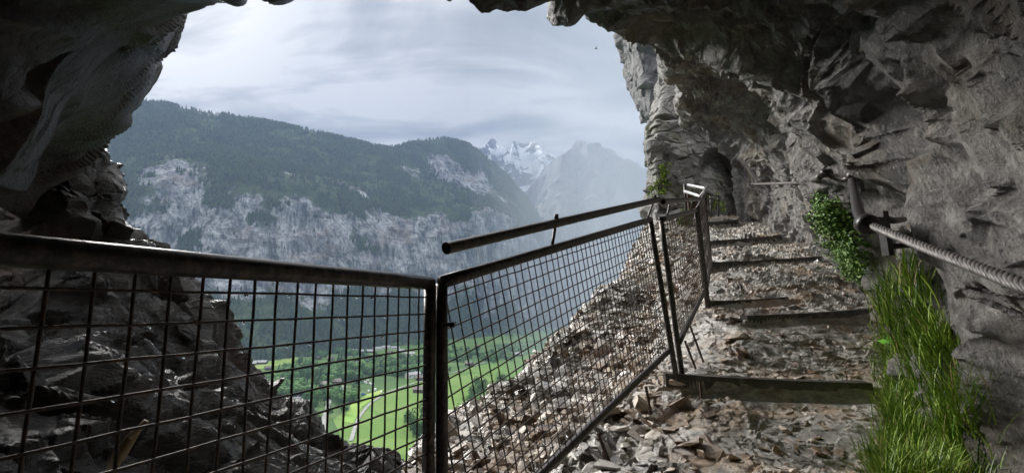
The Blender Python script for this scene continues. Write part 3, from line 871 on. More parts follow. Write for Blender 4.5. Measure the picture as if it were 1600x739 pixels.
def scatter_mesh(name, P, Hh, rng, mat, kinds):
    """one mesh of many small trees: kinds = list of (V, T)"""
    VV, TT, n0 = [], [], 0
    pick = rng.integers(0, len(kinds), len(P))
    for ki, (V0, T0) in enumerate(kinds):
        s = np.where(pick == ki)[0]
        if not len(s): continue
        a = rng.random(len(s)) * 6.283
        ca, sa = np.cos(a)[:, None], np.sin(a)[:, None]
        hh = Hh[s][:, None]
        wj = (0.8 + 0.5 * rng.random(len(s)))[:, None] * hh
        x = (V0[None, :, 0] * ca - V0[None, :, 1] * sa) * wj
        y = (V0[None, :, 0] * sa + V0[None, :, 1] * ca) * wj
        z = V0[None, :, 2] * hh
        Vs = np.stack([x, y, z], -1) + P[s][:, None, :]
        Ts = T0[None] + (np.arange(len(s)) * len(V0))[:, None, None] + n0
        VV.append(Vs.reshape(-1, 3)); TT.append(Ts.reshape(-1, 3))
        n0 += len(s) * len(V0)
    return mesh_np(name, np.concatenate(VV), np.concatenate(TT), mat)

def leaf_mat(name, c1, c2, s=0.05, rough=0.8, isl=0.5):
    m, n, link = material(name)
    tc = n('ShaderNodeTexCoord')
    geo = n('ShaderNodeNewGeometry')
    t = n('ShaderNodeTexNoise', ins={'Vector': geo.outputs['Position'], 'Scale': s, 'Detail': 4.0, 'Roughness': 0.7})
    r = n('ShaderNodeMix', data_type='FLOAT', ins={0: isl, 2: t.outputs['Fac'], 3: geo.outputs['Random Per Island']})
    c = ramp(n, r.outputs[0], [(0.25, c1), (0.7, c2)])
    return finish(m, n, c, rough, spec=0.25)

M['forest'] = leaf_mat('conifer_forest', (0.014, 0.028, 0.013), (0.07, 0.10, 0.04), 0.012)
M['broad'] = leaf_mat('broadleaf', (0.03, 0.075, 0.015), (0.08, 0.17, 0.035), 0.05)

rng = np.random.default_rng(4)
# sample the slope by area of its cells
Pc = (G[:-1, :-1] + G[1:, 1:]) / 2
Ar = np.linalg.norm(np.cross(G[1:, :-1] - G[:-1, :-1], G[:-1, 1:] - G[:-1, :-1]), axis=-1)
dist = Pc[..., 1]
w = Ar * (1 - np.clip(cliffm[:-1, :-1] * 1.15, 0, 0.997)) * np.clip((vv[:-1, :-1] - 1.5) * 8, 0, 1) * (vv[:-1, :-1] < 6.3)
w = w * np.clip(0.6 + 3.4 * fbm(Pc / 110.0, 4, 66), 0.06, 1.6) / np.clip(dist / 1500, 0.6, 3) ** 1.0
w = w * (Pc[..., 2] > H - 2)
pw = (w / w.sum()).ravel()
NF = 70000
idx = rng.choice(len(pw), NF, p=pw)
ii, jj = np.unravel_index(idx, w.shape)
u, v = rng.random(NF)[:, None], rng.random(NF)[:, None]
P = (G[ii, jj] * (1 - u) * (1 - v) + G[ii + 1, jj] * u * (1 - v) + G[ii, jj + 1] * (1 - u) * v + G[ii + 1, jj + 1] * u * v)
P[:, 2] -= 2.0
Hh = 15 + 15 * rng.random(NF) ** 1.3
fo = scatter_mesh('forest', P, Hh, rng, M['forest'], [conifer_verts(), conifer_verts(5, 2)])
tag(fo, 'dark conifer forest over the far slopes', 'forest', kind='stuff')

# snow peak and the bare ridge beside it
def far_peak(name, pts, z, mat, label, s, snow=0.0, unit=1.0, depth=1200):
    rows = []
    for i, (x, y) in enumerate(pts):
        zz = z + 250 * math.sin(i * 1.7)
        q = at(x, y, zz)
        low = at(x, 492, zz - depth)
        mid = q * 0.55 + low * 0.45; mid[1] -= depth * 0.05
        rows.append([q + np.array((0, 1500, -900)), q, q * 0.8 + low * .2, mid, low * .75 + q * .25, low])
    G = patch(rows, [18] * (len(pts) - 1), [6, 30, 30, 30, 20])
    N = normals(G)
    c = G.shape[0] // 2
    if N[c, 40, 1] > 0: N = -N
    d = 60 * facet(G, 300 * unit, s) + 40 * facet(G, 110 * unit, s + 5) + 150 * fbm(G / 700, 4, s + 9)
    vj = np.linspace(0, 1, G.shape[1])[None, :]
    d = d * np.clip(vj * 12 - 0.6, 0.06, 1)
    G = G + N * d[..., None]
    px, py = pix(G)
    veg = np.clip((400 - py) / 400, -0.3, 0.4) * 0.3 + snow
    o = mesh_np(name, G.reshape(-1, 3), grid_faces(*G.shape[:2]), mat, attr={'veg': veg.ravel()})
    return tag(o, label, kind='structure')

far_peak('snow_peak', [(690, 330), (720, 262), (738, 245), (757, 232), (770, 221), (782, 232), (796, 238), (803, 224), (815, 227), (832, 226), (845, 238), (862, 250), (885, 270), (930, 300), (1000, 340)], 4700,
         M['peak'], 'jagged peak streaked with snow', 200, 0.03)
far_peak('bare_ridge', [(800, 330), (835, 285), (862, 258), (878, 246), (893, 240), (905, 232), (920, 234), (934, 232), (943, 244), (958, 248), (968, 258), (990, 268), (1010, 280), (1050, 292), (1120, 310), (1250, 340), (1400, 380)], 3900,
         M['ridge'], 'bare rocky ridge fading into mist', 300, -0.14)

# ------------------------------------------------------------------ air
def vol(name, V_, F_, color, dens, label, aniso=0.0):
    m = bpy.data.materials.new(name)
    m.use_nodes = True
    n, link = NT(m.node_tree)
    pv = n('ShaderNodeVolumePrincipled', ins={'Color': (*color, 1), 'Density': dens, 'Anisotropy': aniso})
    n('ShaderNodeOutputMaterial', ins={1: pv.outputs[0]})
    o = mesh_np(name, V_, F_, m)
    return tag(o, label, kind='stuff')

import itertools
_hz = []
for o in SC.objects:
    if o.type == 'MESH' and o.name.split('.')[0] in ('mountainside', 'snow_peak', 'bare_ridge', 'valley_floor', 'headland_cliff', 'ground', 'wet_outcrop', 'forest', 'gallery_rock'):
        a_ = np.array([c_[:] for c_ in o.bound_box]); _hz.append((a_.min(0), a_.max(0)))
        print(o.name, a_.min(0), a_.max(0))
HLOW = min(a[2] for a, b in _hz) - 1.0
HTOP = max(b[2] for a, b in _hz) + 20.0
print('haze', HLOW, HTOP)
bx = np.array([[a, b, c] for a in (-3900, 5200) for b in (-60, 7000) for c in (HLOW, HTOP)], float)
vol('haze', bx, np.array([[0, 1, 3, 2], [4, 6, 7, 5], [0, 4, 5, 1], [2, 3, 7, 6], [0, 2, 6, 4], [1, 5, 7, 3]]), HAZE_COL, HAZE, 'pale blue haze in the valley air')

def ellipsoid(name, c, r, dens, label):
    bm = bmesh.new()
    bmesh.ops.create_icosphere(bm, subdivisions=4, radius=1)
    V = np.array([v.co[:] for v in bm.verts]) * np.array(r) + np.array(c)
    Fq = np.array([[v.index for v in f.verts] for f in bm.faces])
    bm.free()
    return vol(name, V, Fq, (0.62, 0.68, 0.78), dens, label)

for i, (p, r, dn) in enumerate(MIST):
    ellipsoid('waterfall_mist', at(*p), r, dn, 'drifting waterfall spray beside the cliff')

# ------------------------------------------------------------------ surface lookup for things that stand on the rock
LW, LH = 900, 440
zmap = np.full((LH, LW), 1e9)
pmap = np.zeros((LH, LW, 3))
def _ras(G):
    P = G.reshape(-1, 3)
    P = P[P[:, 1] > 0.4]
    px, py = pix(P)
    i = ((py + 40) / 2).astype(int); j = ((px + 40) / 2).astype(int)
    ok = (i >= 0) & (i < LH) & (j >= 0) & (j < LW)
    P, i, j = P[ok], i[ok], j[ok]
    o = np.argsort(-P[:, 1])
    P, i, j = P[o], i[o], j[o]
    better = P[:, 1] < zmap[i, j]
    zmap[i[better], j[better]] = P[better, 1]
def surf(px, py, lift=0.0, maps=None):
    i = int((py + 40) / 2); j = int((px + 40) / 2)
    w = zmap[max(0, i - 2):i + 3, max(0, j - 2):j + 3]
    w = w[w < 1e8]
    z = np.median(w) if len(w) else 5.0
    return at(px, py, z) + np.array([0, 0, lift])
for g_ in (GD, GG, NG): _ras(g_)

M['rail'] = plain_mat('weathered_steel', (0.055, 0.049, 0.047), 0.36, 0.5, 45, metal=0.35, c2=(0.12, 0.095, 0.08), bstr=0.4)
M['wire'] = plain_mat('rusty_wire', (0.05, 0.036, 0.03), 0.45, 0.4, 60, metal=0.3, c2=(0.12, 0.07, 0.045))
M['galv'] = plain_mat('galvanised_tube', (0.62, 0.6, 0.6), 0.32, 0.2, 30, metal=0.6)
M['rope'] = plain_mat('steel_rope', (0.12, 0.11, 0.105), 0.5, 0.5, 40, metal=0.4)
M['iron'] = plain_mat('black_iron', (0.035, 0.032, 0.032), 0.4, 0.4, 60, metal=0.4)
M['rust'] = plain_mat('rusty_bar', (0.075, 0.045, 0.035), 0.6, 0.4, 80, metal=0.2, c2=(0.16, 0.08, 0.05))
M['board'] = plain_mat('wet_dark_timber', (0.03, 0.026, 0.024), 0.3, 0.5, 14, c2=(0.10, 0.09, 0.08), bstr=0.6, bdist=0.004)
M['cane'] = plain_mat('split_cane', (0.30, 0.22, 0.11), 0.5, 0.3, 40)

# ------------------------------------------------------------------ the mesh fence
def clip_line(poly, ax, val):
    """interval of the other coordinate where the line coord[ax]=val lies in the convex polygon"""
    hits = []
    for i in range(len(poly)):
        a, b = poly[i], poly[(i + 1) % len(poly)]
        if (a[ax] - val) * (b[ax] - val) <= 0 and abs(a[ax] - b[ax]) > 1e-9:
            t = (val - a[ax]) / (b[ax] - a[ax])
            hits.append(a[1 - ax] + t * (b[1 - ax] - a[1 - ax]))
    return (min(hits), max(hits)) if len(hits) >= 2 else None

def fence_panel(label, tA, tB, bA, bB, footA=None, footB=None, rr=0.021, pr=0.019, cell=0.05, wr=0.0026, shift=(0, 0, 0), seed=0, rise=0.0):
    tA, tB, bA, bB = [np.array(x, float) + np.array(shift) for x in (tA, tB, bA, bB)]
    root = empty('fence_panel', (tA + tB) / 2 + np.array([0, 0, -0.9]))
    inv = -np.array(root.location)
    def mk(mb, name, mat, sm=True):
        for i in range(len(mb.V)): mb.V[i] = mb.V[i] + inv
        return mb.build(name, mat, root, sm)
    mk(MB().tube(np.linspace(tA, tB, 12), rr, 14), 'top_rail', M['rail'])
    mk(MB().tube(np.linspace(bA, bB, 12), pr, 12), 'bottom_rail', M['rail'])
    for t, b, f in ((tA, bA, footA), (tB, bB, footB)):
        if f is False: continue
        e = b if f is None else f
        mk(MB().tube(np.linspace(t - (t - b) * 0.006, e, 8), pr, 12), 'post', M['rail'])
    u = (tB - tA); L = np.linalg.norm(u); u /= L
    dn = (bA - tA) + (bB - tB)
    nn = np.cross(u, dn); nn /= np.linalg.norm(nn)
    v = np.cross(nn, u)
    if np.dot(v, dn) < 0: v = -v
    poly = [(np.dot(x - tA, u), np.dot(x - tA, v)) for x in (tA, tB, bB, bA)]
    mb = MB()
    rg = random.Random(seed)
    for ax, off in ((0, wr), (1, -wr)):
        lo = min(p[ax] for p in poly); hi = max(p[ax] for p in poly)
        k = lo + 0.045
        while k < hi - 0.01:
            c = clip_line(poly, ax, k)
            if c and c[1] - c[0] > 0.03:
                n_ = max(4, int((c[1] - c[0]) / 0.07))
                tt = np.linspace(c[0], c[1], n_)
                j = np.array([rg.uniform(-.0011, .0011) for _ in tt])
                w_ = 0.0016 * np.sin(tt / cell * math.pi + (k / cell) * math.pi)
                P = tA + (np.outer(np.full(n_, k), u if ax == 0 else v) + np.outer(tt, v if ax == 0 else u)) + np.outer(off + w_, nn) + np.outer(j, u if ax == 0 else v)
                mb.tube(P, wr, 6, cap=False)
            k += cell
    mk(mb, 'wire_mesh', M['wire'])
    return tag(root, label, 'fence panel', 'mesh fence panels along the path')

def hollow_tube(P, r, wall=0.004):
    mb = MB().tube(P, r, 18, cap=False)
    Q = np.array(P, float)
    mb.tube(Q[::-1], r - wall, 18, cap=False)
    for e in (0, -1):
        T = Q[1] - Q[0] if e == 0 else Q[-1] - Q[-2]
        T /= np.linalg.norm(T)
        a = np.cross(T, [0, 0, 1]); a /= np.linalg.norm(a); b = np.cross(T, a)
        an = np.arange(18) * 2 * math.pi / 18
        c = np.cos(an)[:, None] * a + np.sin(an)[:, None] * b
        V = np.concatenate([Q[e] + c * r, Q[e] + c * (r - wall)])
        i = np.arange(18); j = (i + 1) % 18
        mb.add(V, np.stack([i, j, j + 18, i + 18], 1))
    return mb

def add_handrail(root, P, brackets, r=0.021):
    inv = -np.array(root.location)
    h = hollow_tube(np.array(P) + inv, r).build('handrail', M['rail'], root, True)
    for a, b in brackets:
        a, b = np.array(a), np.array(b)
        mb = MB().tube(np.linspace(a, b, 4) + inv, 0.0075, 8)
        mb.tube(np.array([b + [0, 0, -.004], b + [0, 0, .018]]) + inv, 0.011, 6)
        mb.build('bracket', M['rail'], h, True)
    return h

d1 = np.array([math.sin(R(22.3)), math.cos(R(22.3)), 0])
P1 = at(672, 442, 1.43)
h1 = 0.92
fence_panel('nearest level mesh panel left of the corner post', P1 - d1 * 2.1, P1, P1 - d1 * 2.1 - [0, 0, h1], P1 - [0, 0, h1],
            False, P1 - [0, 0, 1.25], rr=0.0215, pr=0.019, seed=1)
t2a, t2b = at(690, 441, 1.45), at(1016, 343, 3.15)
b2a, b2b = at(691, 888, 1.46), at(1045, 548, 3.2)
p2 = fence_panel('slanting mesh panel with a loose handrail above it', t2a, t2b, b2a, b2b, at(691, 1010, 1.46), at(1057, 592, 3.22), pr=0.019, seed=2)
def lerp(a, b, t): return np.array(a) * (1 - t) + np.array(b) * t
hr0, hr1 = at(697, 388, 1.50), at(1029, 312, 3.18)
add_handrail(p2, np.linspace(hr0, hr1, 8), [(lerp(t2a, t2b, 0.335), lerp(hr0, hr1, 0.335) + [0, 0, .022]), (lerp(t2a, t2b, 0.965), lerp(hr0, hr1, 0.965) + [0, 0, .02])])
cl = MB().box(at(699, 507, 1.40), (0.045, 0.02, 0.012)).box(at(708, 507, 1.42), (0.012, 0.03, 0.016))
for i in range(len(cl.V)): cl.V[i] = cl.V[i] - np.array(p2.location)
cl.build('clamp', M['rail'], p2)
t3a, t3b = at(1033, 343, 3.24), at(1087, 329, 4.75)
b3a, b3b = at(1061, 535, 3.28), at(1101, 455, 4.85)
p3 = fence_panel('narrow mesh panel between two posts in front of the rock nose', t3a, t3b, b3a, b3b, at(1066, 588, 3.3), at(1105, 480, 4.88), pr=0.019, seed=3)
add_handrail(p3, np.linspace(at(1036, 315, 3.22), at(1093, 311, 4.75), 6), [(lerp(t3a, t3b, 0.12), at(1047, 315, 3.42)), (lerp(t3a, t3b, 0.8), at(1082, 312, 4.4))])
t4a, t4b = at(1090, 326, 4.8), at(1101, 302, 5.9)
fence_panel('farthest mesh panel seen nearly edge on beside the steps', t4a, t4b, at(1104, 455, 4.88), at(1111, 408, 5.95), at(1108, 482, 4.9), at(1112, 425, 5.97), pr=0.018, seed=4)

# bright galvanised rails on the bend
g = empty('guard_rail', at(1088, 330, 6.3))
gi = -np.array(g.location)
tag(g, 'bright galvanised double guard rail on the bend before the tunnel', 'guard rail')
for a, b in (((1075, 289, 7.0), (1104, 295, 6.1)), ((1070, 299, 6.9), (1094, 307, 6.0))):
    MB().tube(np.linspace(at(*a), at(*b), 5) + gi, 0.022, 10).build('rail', M['galv'], g, True)
MB().tube(np.linspace(at(1093, 309, 5.95), at(1105, 293, 6.2), 4) + gi, 0.02, 10).build('end_bar', M['galv'], g, True)
for a, b in (((1070, 288, 7.0), (1073, 345, 7.1)), ((1101, 294, 6.2), (1105, 372, 6.3))):
    MB().tube(np.linspace(at(*a), at(*b), 4) + gi, 0.022, 10).build('post', M['rail'], g, True)
MB().box(at(1083, 314, 6.9) + gi, (0.17, 0.02, 0.24)).build('panel', M['rust'], g)
g = empty('guard_rail', at(1112, 330, 9.5))
gi = -np.array(g.location)
tag(g, 'dark thin railing at the edge inside the tunnel mouth', 'guard rail')
for a, b in (((1098, 302, 9.0), (1126, 308, 10.2)), ((1098, 309, 9.0), (1125, 314, 10.2)), ):
    MB().tube(np.linspace(at(*a), at(*b), 4) + gi, 0.016, 8).build('rail', M['rail'], g, True)
for a, b in (((1122, 307, 10.0), (1123, 338, 10.0)), ((1110, 305, 9.5), (1111, 340, 9.5))):
    MB().tube(np.linspace(at(*a), at(*b), 4) + gi, 0.016, 8).build('post', M['rail'], g, True)

# ------------------------------------------------------------------ step boards
def step_board(a, b, th, dp, label, name='step_board', seed=0, sag=0.01):
    rg = random.Random(seed)
    A, B = at(*a) + np.array([0, 0, .03]), at(*b) + np.array([0, 0, .03])
    n_ = 14
    th *= 1.25
    T = B - A; L = np.linalg.norm(T); T /= L
    up = np.array([0, 0, 1.0])
    bk = np.cross(up, T); bk /= np.linalg.norm(bk)
    if bk[1] < 0: bk = -bk
    V, Q = [], []
    for i in range(n_):
        t = i / (n_ - 1)
        c = A + T * L * t - up * sag * math.sin(math.pi * t) + bk * rg.uniform(-.003, .003)
        e = th * rg.uniform(0.93, 1.05)
        for (p, q) in ((0.004, 0), (0, -0.006), (0, -e + .005), (0.004, -e), (dp, -e), (dp, rg.uniform(-.003, .003))):
            V.append(c + bk * p + up * q)
    k = 6
    for i in range(n_ - 1):
        for j in range(k):
            Q.append((i * k + j, i * k + (j + 1) % k, (i + 1) * k + (j + 1) % k, (i + 1) * k + j))
    mb = MB().add(np.array(V), np.array(Q))
    base = (n_ - 1) * k
    mb.add(np.array(V)[:6], np.array([[0, 1, 2, 3], [0, 3, 4, 5]])).add(np.array(V)[base:base + 6], np.array([[3, 2, 1, 0], [5, 4, 3, 0]]))
    o = mb.build(name, M['board'])
    return tag(o, label, 'step edge', 'boards that edge the rock steps')

step_board((1040, 590, 3.26), (1364, 606, 3.08), 0.075, 0.10, 'longest dark step board, the one nearest the viewer', seed=1)
step_board((1168, 498, 4.22), (1374, 486, 4.3), 0.075, 0.12, 'dark step board just left of the top of the tall grass', seed=2)
step_board((1108, 474, 4.95), (1232, 468, 4.85), 0.055, 0.12, 'short step board below the yellowish boulders at the foot of the third post', seed=3)
step_board((1110, 413, 6.1), (1292, 403, 6.2), 0.085, 0.16, 'dark step board ending at the ivy bush', seed=4)
step_board((1108, 379, 7.65), (1222, 369, 7.85), 0.075, 0.18, 'step board just above the one that ends at the ivy', seed=5)
step_board((1106, 349, 9.4), (1154, 345, 9.6), 0.09, 0.2, 'small step board in front of the tunnel mouth', seed=6)
step_board((1104, 335, 11.2), (1142, 332, 11.4), 0.10, 0.2, 'farthest step board, inside the tunnel mouth', seed=7)

# ------------------------------------------------------------------ iron stakes and the cane
for a, b, z, lb in (((1009, 603), (1024, 680), 3.0, 'rusty bar standing left of the nearest step board'), ((934, 676), (962, 745), 2.5, 'rusty bar nearest the viewer under the slanting rail'),
                ((1070, 532), (1088, 578), 3.6, 'short rusty bar right of the second post'), ((1075, 500), (1100, 568), 3.75, 'taller rusty bar leaning behind the short one'),
                ((1094, 596), (1098, 640), 3.05, 'thin bar under the nearest step board')):
    P = np.linspace(at(a[0], a[1], z), at(b[0], b[1], z - 0.03), 6)
    mb = MB().tube(P, 0.0085, 8)
    T = (P[-1] - P[0]) / np.linalg.norm(P[-1] - P[0])
    for k in range(22):
        c = P[0] + (P[-1] - P[0]) * (k + .5) / 22
        mb.tube(np.array([c - T * .002, c + T * .002]), 0.0102, 8, cap=False)
    tag(mb.build('iron_stake', M['rust'], smooth=False), lb, 'stake', 'rusty bars driven into the rubble')
cn = empty('broken_cane', at(200, 700, 1.0))
ci_ = -np.array(cn.location)
tag(cn, 'broken piece of pale split cane caught behind the left mesh', 'cane')
P = np.array([at(172, 736, 0.93), at(188, 708, 0.94), at(206, 682, 0.95), at(218, 668, 0.955)])
V, Fl = tube(P + ci_, [0.008, 0.012, 0.009, 0.005], 8)
MB().add(V, Fl).build('stalk', M['cane'], cn, True)
P = np.array([at(203, 684, 0.93), at(215, 672, 0.935), at(229, 657, 0.94)])
MB().tube(P + ci_, [0.003, 0.0045, 0.0055], 8).build('splinter', M['cane'], cn, True)

# ------------------------------------------------------------------ the rope handhold on the rock wall
def strands(path, r, pitch=0.15, n_s=6):
    P = catmull(np.array(path), [40] * (len(path) - 1))
    T = np.gradient(P, axis=0); T /= np.linalg.norm(T, axis=1, keepdims=True)
    s_ = np.concatenate([[0], np.cumsum(np.linalg.norm(np.diff(P, axis=0), axis=1))])
    n_ = int(s_[-1] / 0.008)
    ss = np.linspace(0, s_[-1], n_)
    P = np.stack([np.interp(ss, s_, P[:, k]) for k in range(3)], 1)
    T = np.gradient(P, axis=0); T /= np.linalg.norm(T, axis=1, keepdims=True)
    a = np.cross(T, [0, 0, 1]); a /= np.linalg.norm(a, axis=1, keepdims=True)
    b = np.cross(T, a)
    mb = MB()
    for k in range(n_s):
        ph = 2 * math.pi * (k / n_s + ss / pitch)
        mb.tube(P + r * 0.62 * (np.cos(ph)[:, None] * a + np.sin(ph)[:, None] * b), r * 0.43, 7)
    mb.tube(P, r * 0.5, 6)
    return mb

rp = strands([at(1680, 474, 0.72), at(1600, 447, 0.86), at(1520, 416, 1.08), at(1440, 385, 1.36), at(1352, 348, 1.78)], 0.0145)
rope = rp.build('wire_rope', M['rope'], smooth=True)
tag(rope, 'thick twisted steel rope sagging along the rock wall as a handhold', 'wire rope')
def wat(x, y, z, off=0.10):
    return at(x, y, min(z, surf(x, y)[1] - off))

slv = MB().tube(catmull(np.array([at(1350, 350, 1.76), wat(1341, 330, 1.95), wat(1335, 300, 2.4), wat(1331, 276, 2.9)]), [8] * 3), 0.022, 12)
slv.build('sleeve', M['iron'] , rope, True)
slv2 = MB().tube(catmull(np.array([wat(1331, 276, 2.9), wat(1318, 281, 3.3), wat(1302, 277, 3.7), wat(1290, 271, 4.0)]), [8] * 3), 0.017, 10)
slv2.build('loop', M['rope'], rope, True)
slv3 = MB().tube(catmull(np.array([wat(1290, 271, 4.0), wat(1272, 280, 4.6), wat(1240, 286, 5.3), wat(1210, 287, 6.2), wat(1176, 288, 7.6)]), [8] * 4), 0.019, 8)
slv3.build('far_length', M['rope'], rope, True)

def anchor(base, parts, label):
    e = empty('rope_anchor', base)
    inv = -np.array(base)
    for nm, mb in parts:
        for i in range(len(mb.V)): mb.V[i] = mb.V[i] + inv
        mb.build(nm, M['iron'], e, nm != 'plate')
    return tag(e, label, 'anchor', 'iron anchors of the rope')

c0 = at(1354, 350, 1.74)
ax_ = (at(1352, 348, 1.78) - at(1440, 385, 1.36)); ax_ /= np.linalg.norm(ax_)
anchor(at(1380, 365, 1.75), [
    ('collar', MB().tube([c0 - ax_ * .03, c0 - ax_ * .012, c0 + ax_ * .02, c0 + ax_ * .035], [0.034, 0.040, 0.038, 0.028], 16)),
    ('plate', MB().box(at(1383, 365, 1.78), (0.022, 0.035, 0.175)).box(at(1370, 350, 1.77), (0.075, 0.03, 0.05))),
    ('arm', MB().tube([at(1380, 341, 1.8), at(1396, 345, 1.9), at(1412, 343, 2.25)], 0.014, 10)),
    ('arm', MB().tube([at(1380, 364, 1.8), at(1398, 366, 1.9), at(1416, 362, 2.25)], 0.014, 10)),
    ('rod', MB().tube([at(1384, 386, 1.8), at(1430, 382, 1.88), at(1475, 378, 2.1)], 0.0115, 10))],
    'large iron anchor bracket where the thick rope meets its black sleeve')
zk = wat(1336, 278, 2.95)[1] - 2.95
anchor(at(1340, 280, 2.95 + zk), [
    ('collar', MB().tube([at(1328, 272, 2.95 + zk), at(1336, 278, 2.9 + zk)], [0.032, 0.034], 12)),
    ('plate', MB().box(at(1343, 284, 2.98 + zk), (0.025, 0.03, 0.13))),
    ('arm', MB().tube([at(1336, 271, 2.95 + zk), at(1346, 270, 3.1 + zk), at(1360, 272, 3.6 + zk)], 0.016, 8))],
    'iron anchor at the top of the black sleeve, against the rock rib')
for (x, y, z), lb in (((1290, 271, 4.0), 'small clip where the rope loops highest'), ((1244, 286, 5.2), 'small clip on the far rope above the ivy bush'), ((1178, 288, 7.5), 'clip at the far end of the rope near the tunnel')):
    p = wat(x, y, z)
    anchor(p, [('collar', MB().tube([p - [.03, 0, 0], p + [.03, 0, 0]], 0.028, 10)), ('bolt', MB().tube([p, p + [.12, .12, .02], p + [.4, .45, .06]], 0.013, 8))], lb)
fr = MB().tube(catmull(np.array([at(1112, 289, 11.6), at(1122, 294, 11.3), at(1135, 296, 11), at(1147, 294, 10.6), at(1154, 284, 10.4)]), [6] * 4), 0.018, 8)
tag(fr.build('rope', M['rope'], smooth=True), 'thin rope hanging slack across the tunnel mouth', 'rope')

# ------------------------------------------------------------------ rubble
def stone_variants(n_, seed, flat):
    rg = random.Random(seed)
    out = []
    for _ in range(n_):
        bm = bmesh.new()
        for k in range(15):
            v = Vector((rg.gauss(0, 1), rg.gauss(0, 1), rg.gauss(0, 1))).normalized()
            v = Vector((max(-.62, min(.62, v.x)), max(-.5, min(.5, v.y)) * rg.uniform(.8, 1.1), max(-.5, min(.5, v.z)) * flat))
            bm.verts.new(v)
        r_ = bmesh.ops.convex_hull(bm, input=bm.verts)
        bmesh.ops.delete(bm, geom=[v for v in bm.verts if not v.link_faces], context='VERTS')
        bmesh.ops.triangulate(bm, faces=bm.faces)
        bm.verts.index_update()
        out.append((np.array([v.co[:] for v in bm.verts]), np.array([[v.index for v in f.verts] for f in bm.faces])))
        bm.free()
    return out

SV = stone_variants(16, 3, 0.38)
def scatter_stones(name, P, Nn, size, rng, mat, bed):
    VV, TT, n0 = [], [], 0
    pick = rng.integers(0, len(SV), len(P))
    for ki, (V0, T0) in enumerate(SV):
        s = np.where(pick == ki)[0]
        if not len(s): continue
        # random frame that leans to the bedding and the surface normal
        n_ = Nn[s] * 0.6 + bed * 0.5 + rng.normal(0, 0.38, (len(s), 3))
        n_ /= np.linalg.norm(n_, axis=1, keepdims=True)
        a = rng.normal(0, 1, (len(s), 3)); a -= n_ * np.sum(a * n_, 1, keepdims=True); a /= np.linalg.norm(a, axis=1, keepdims=True)
        b = np.cross(n_, a)
        k = (size[s] )[:, None, None]
        Vs = (V0[None, :, 0:1] * a[:, None] * 1.25 + V0[None, :, 1:2] * b[:, None] + V0[None, :, 2:3] * n_[:, None]) * k + P[s][:, None]
        Ts = T0[None] + (np.arange(len(s)) * len(V0))[:, None, None] + n0
        VV.append(Vs.reshape(-1, 3)); TT.append(Ts.reshape(-1, 3)); n0 += len(s) * len(V0)
    return mesh_np(name, np.concatenate(VV), np.concatenate(TT), mat)

def sample_grid(G, Nn, ok, n_, rng, power=1.0):
    A = np.linalg.norm(np.cross(G[1:, :-1] - G[:-1, :-1], G[:-1, 1:] - G[:-1, :-1]), axis=-1)
    w = A * ok[:-1, :-1]
    # nearer ground shows more: sow it denser
    w = w / np.clip(np.linalg.norm(G[:-1, :-1], axis=-1), 2.0, 12) ** power
    p = (w / w.sum()).ravel()
    ii, jj = np.unravel_index(rng.choice(len(p), n_, p=p), w.shape)
    u, v = rng.random(n_)[:, None], rng.random(n_)[:, None]
    P = G[ii, jj] * (1 - u) * (1 - v) + G[ii + 1, jj] * u * (1 - v) + G[ii, jj + 1] * (1 - u) * v + G[ii + 1, jj + 1] * u * v
    return P, Nn[ii, jj]

rng = np.random.default_rng(11)
px, py = pix(GD)
vis = (GD[..., 1] > 0.8) & (px > 560) & (px < 1620) & (py > 320) & (py < 900)
scree_side = vis & (px < 1030 + (py < 480) * 60)
path_side = vis & ~scree_side & (STEPM < 0.4)
P, Nn = sample_grid(GD, GN, scree_side.astype(float), 13000, rng, 1.2)
sz = 0.012 + 0.10 * rng.random(len(P)) ** 4.0 + 0.004 * np.linalg.norm(P, axis=1) * rng.random(len(P))
bedn = np.array([0.35, -0.45, 0.8])
sc = scatter_stones('scree', P, Nn, sz, rng, M['stone'], bedn)
tag(sc, 'broken grey and rust brown slate rubble on the slope outside the fence', 'scree', kind='stuff')
P, Nn = sample_grid(GD, GN, path_side.astype(float), 2600, rng, 1.2)
sz = 0.009 + 0.045 * rng.random(len(P)) ** 3.5 + 0.002 * np.linalg.norm(P, axis=1) * rng.random(len(P))
sc = scatter_stones('gravel', P, Nn, sz, rng, M['stone'], bedn)
tag(sc, 'wet flat slate chips trodden into the path', 'gravel', kind='stuff')

# larger stones one could pick up
def rocks(regions, label_by, group, mat, smin, smax, seed):
    rg = random.Random(seed)
    meshes = []
    for V0, T0 in SV:
        me_o = mesh_np('rock', V0 * np.array([1.2, 1, 1]), T0, mat)
        meshes.append(me_o.data); bpy.data.objects.remove(me_o)
    for (x0, x1, y0, y1, n_) in regions:
        for _ in range(n_):
            x, y = rg.uniform(x0, x1), rg.uniform(y0, y1)
            p = surf(x, y)
            if p[1] > 13: continue
            o = bpy.data.objects.new('rock', rg.choice(meshes))
            COL.objects.link(o)
            s = rg.uniform(smin, smax) * (0.6 + 0.12 * p[1])
            o.scale = (s, s * rg.uniform(.7, 1), s * rg.uniform(.6, 1.1))
            o.location = p + np.array([0, 0, s * 0.1])
            o.rotation_euler = (rg.uniform(-.5, .5) + .3, rg.uniform(-.5, .5), rg.uniform(0, 6.3))
            tag(o, label_by, 'rock', group)

rocks([(720, 860, 690, 735, 14), (820, 1000, 600, 735, 34), (900, 1010, 500, 600, 16), (960, 1040, 440, 520, 10)], 'angular slate rock lying in the scree outside or under the mesh fence', 'angular rocks lying in the scree', M['stone'], 0.05, 0.13, 5)
rocks([(1030, 1120, 600, 720, 8), (1100, 1160, 490, 560, 8)], 'angular rock at the rubbly left edge of the stepped path', 'angular rocks at the path edge', M['stone'], 0.06, 0.12, 6)

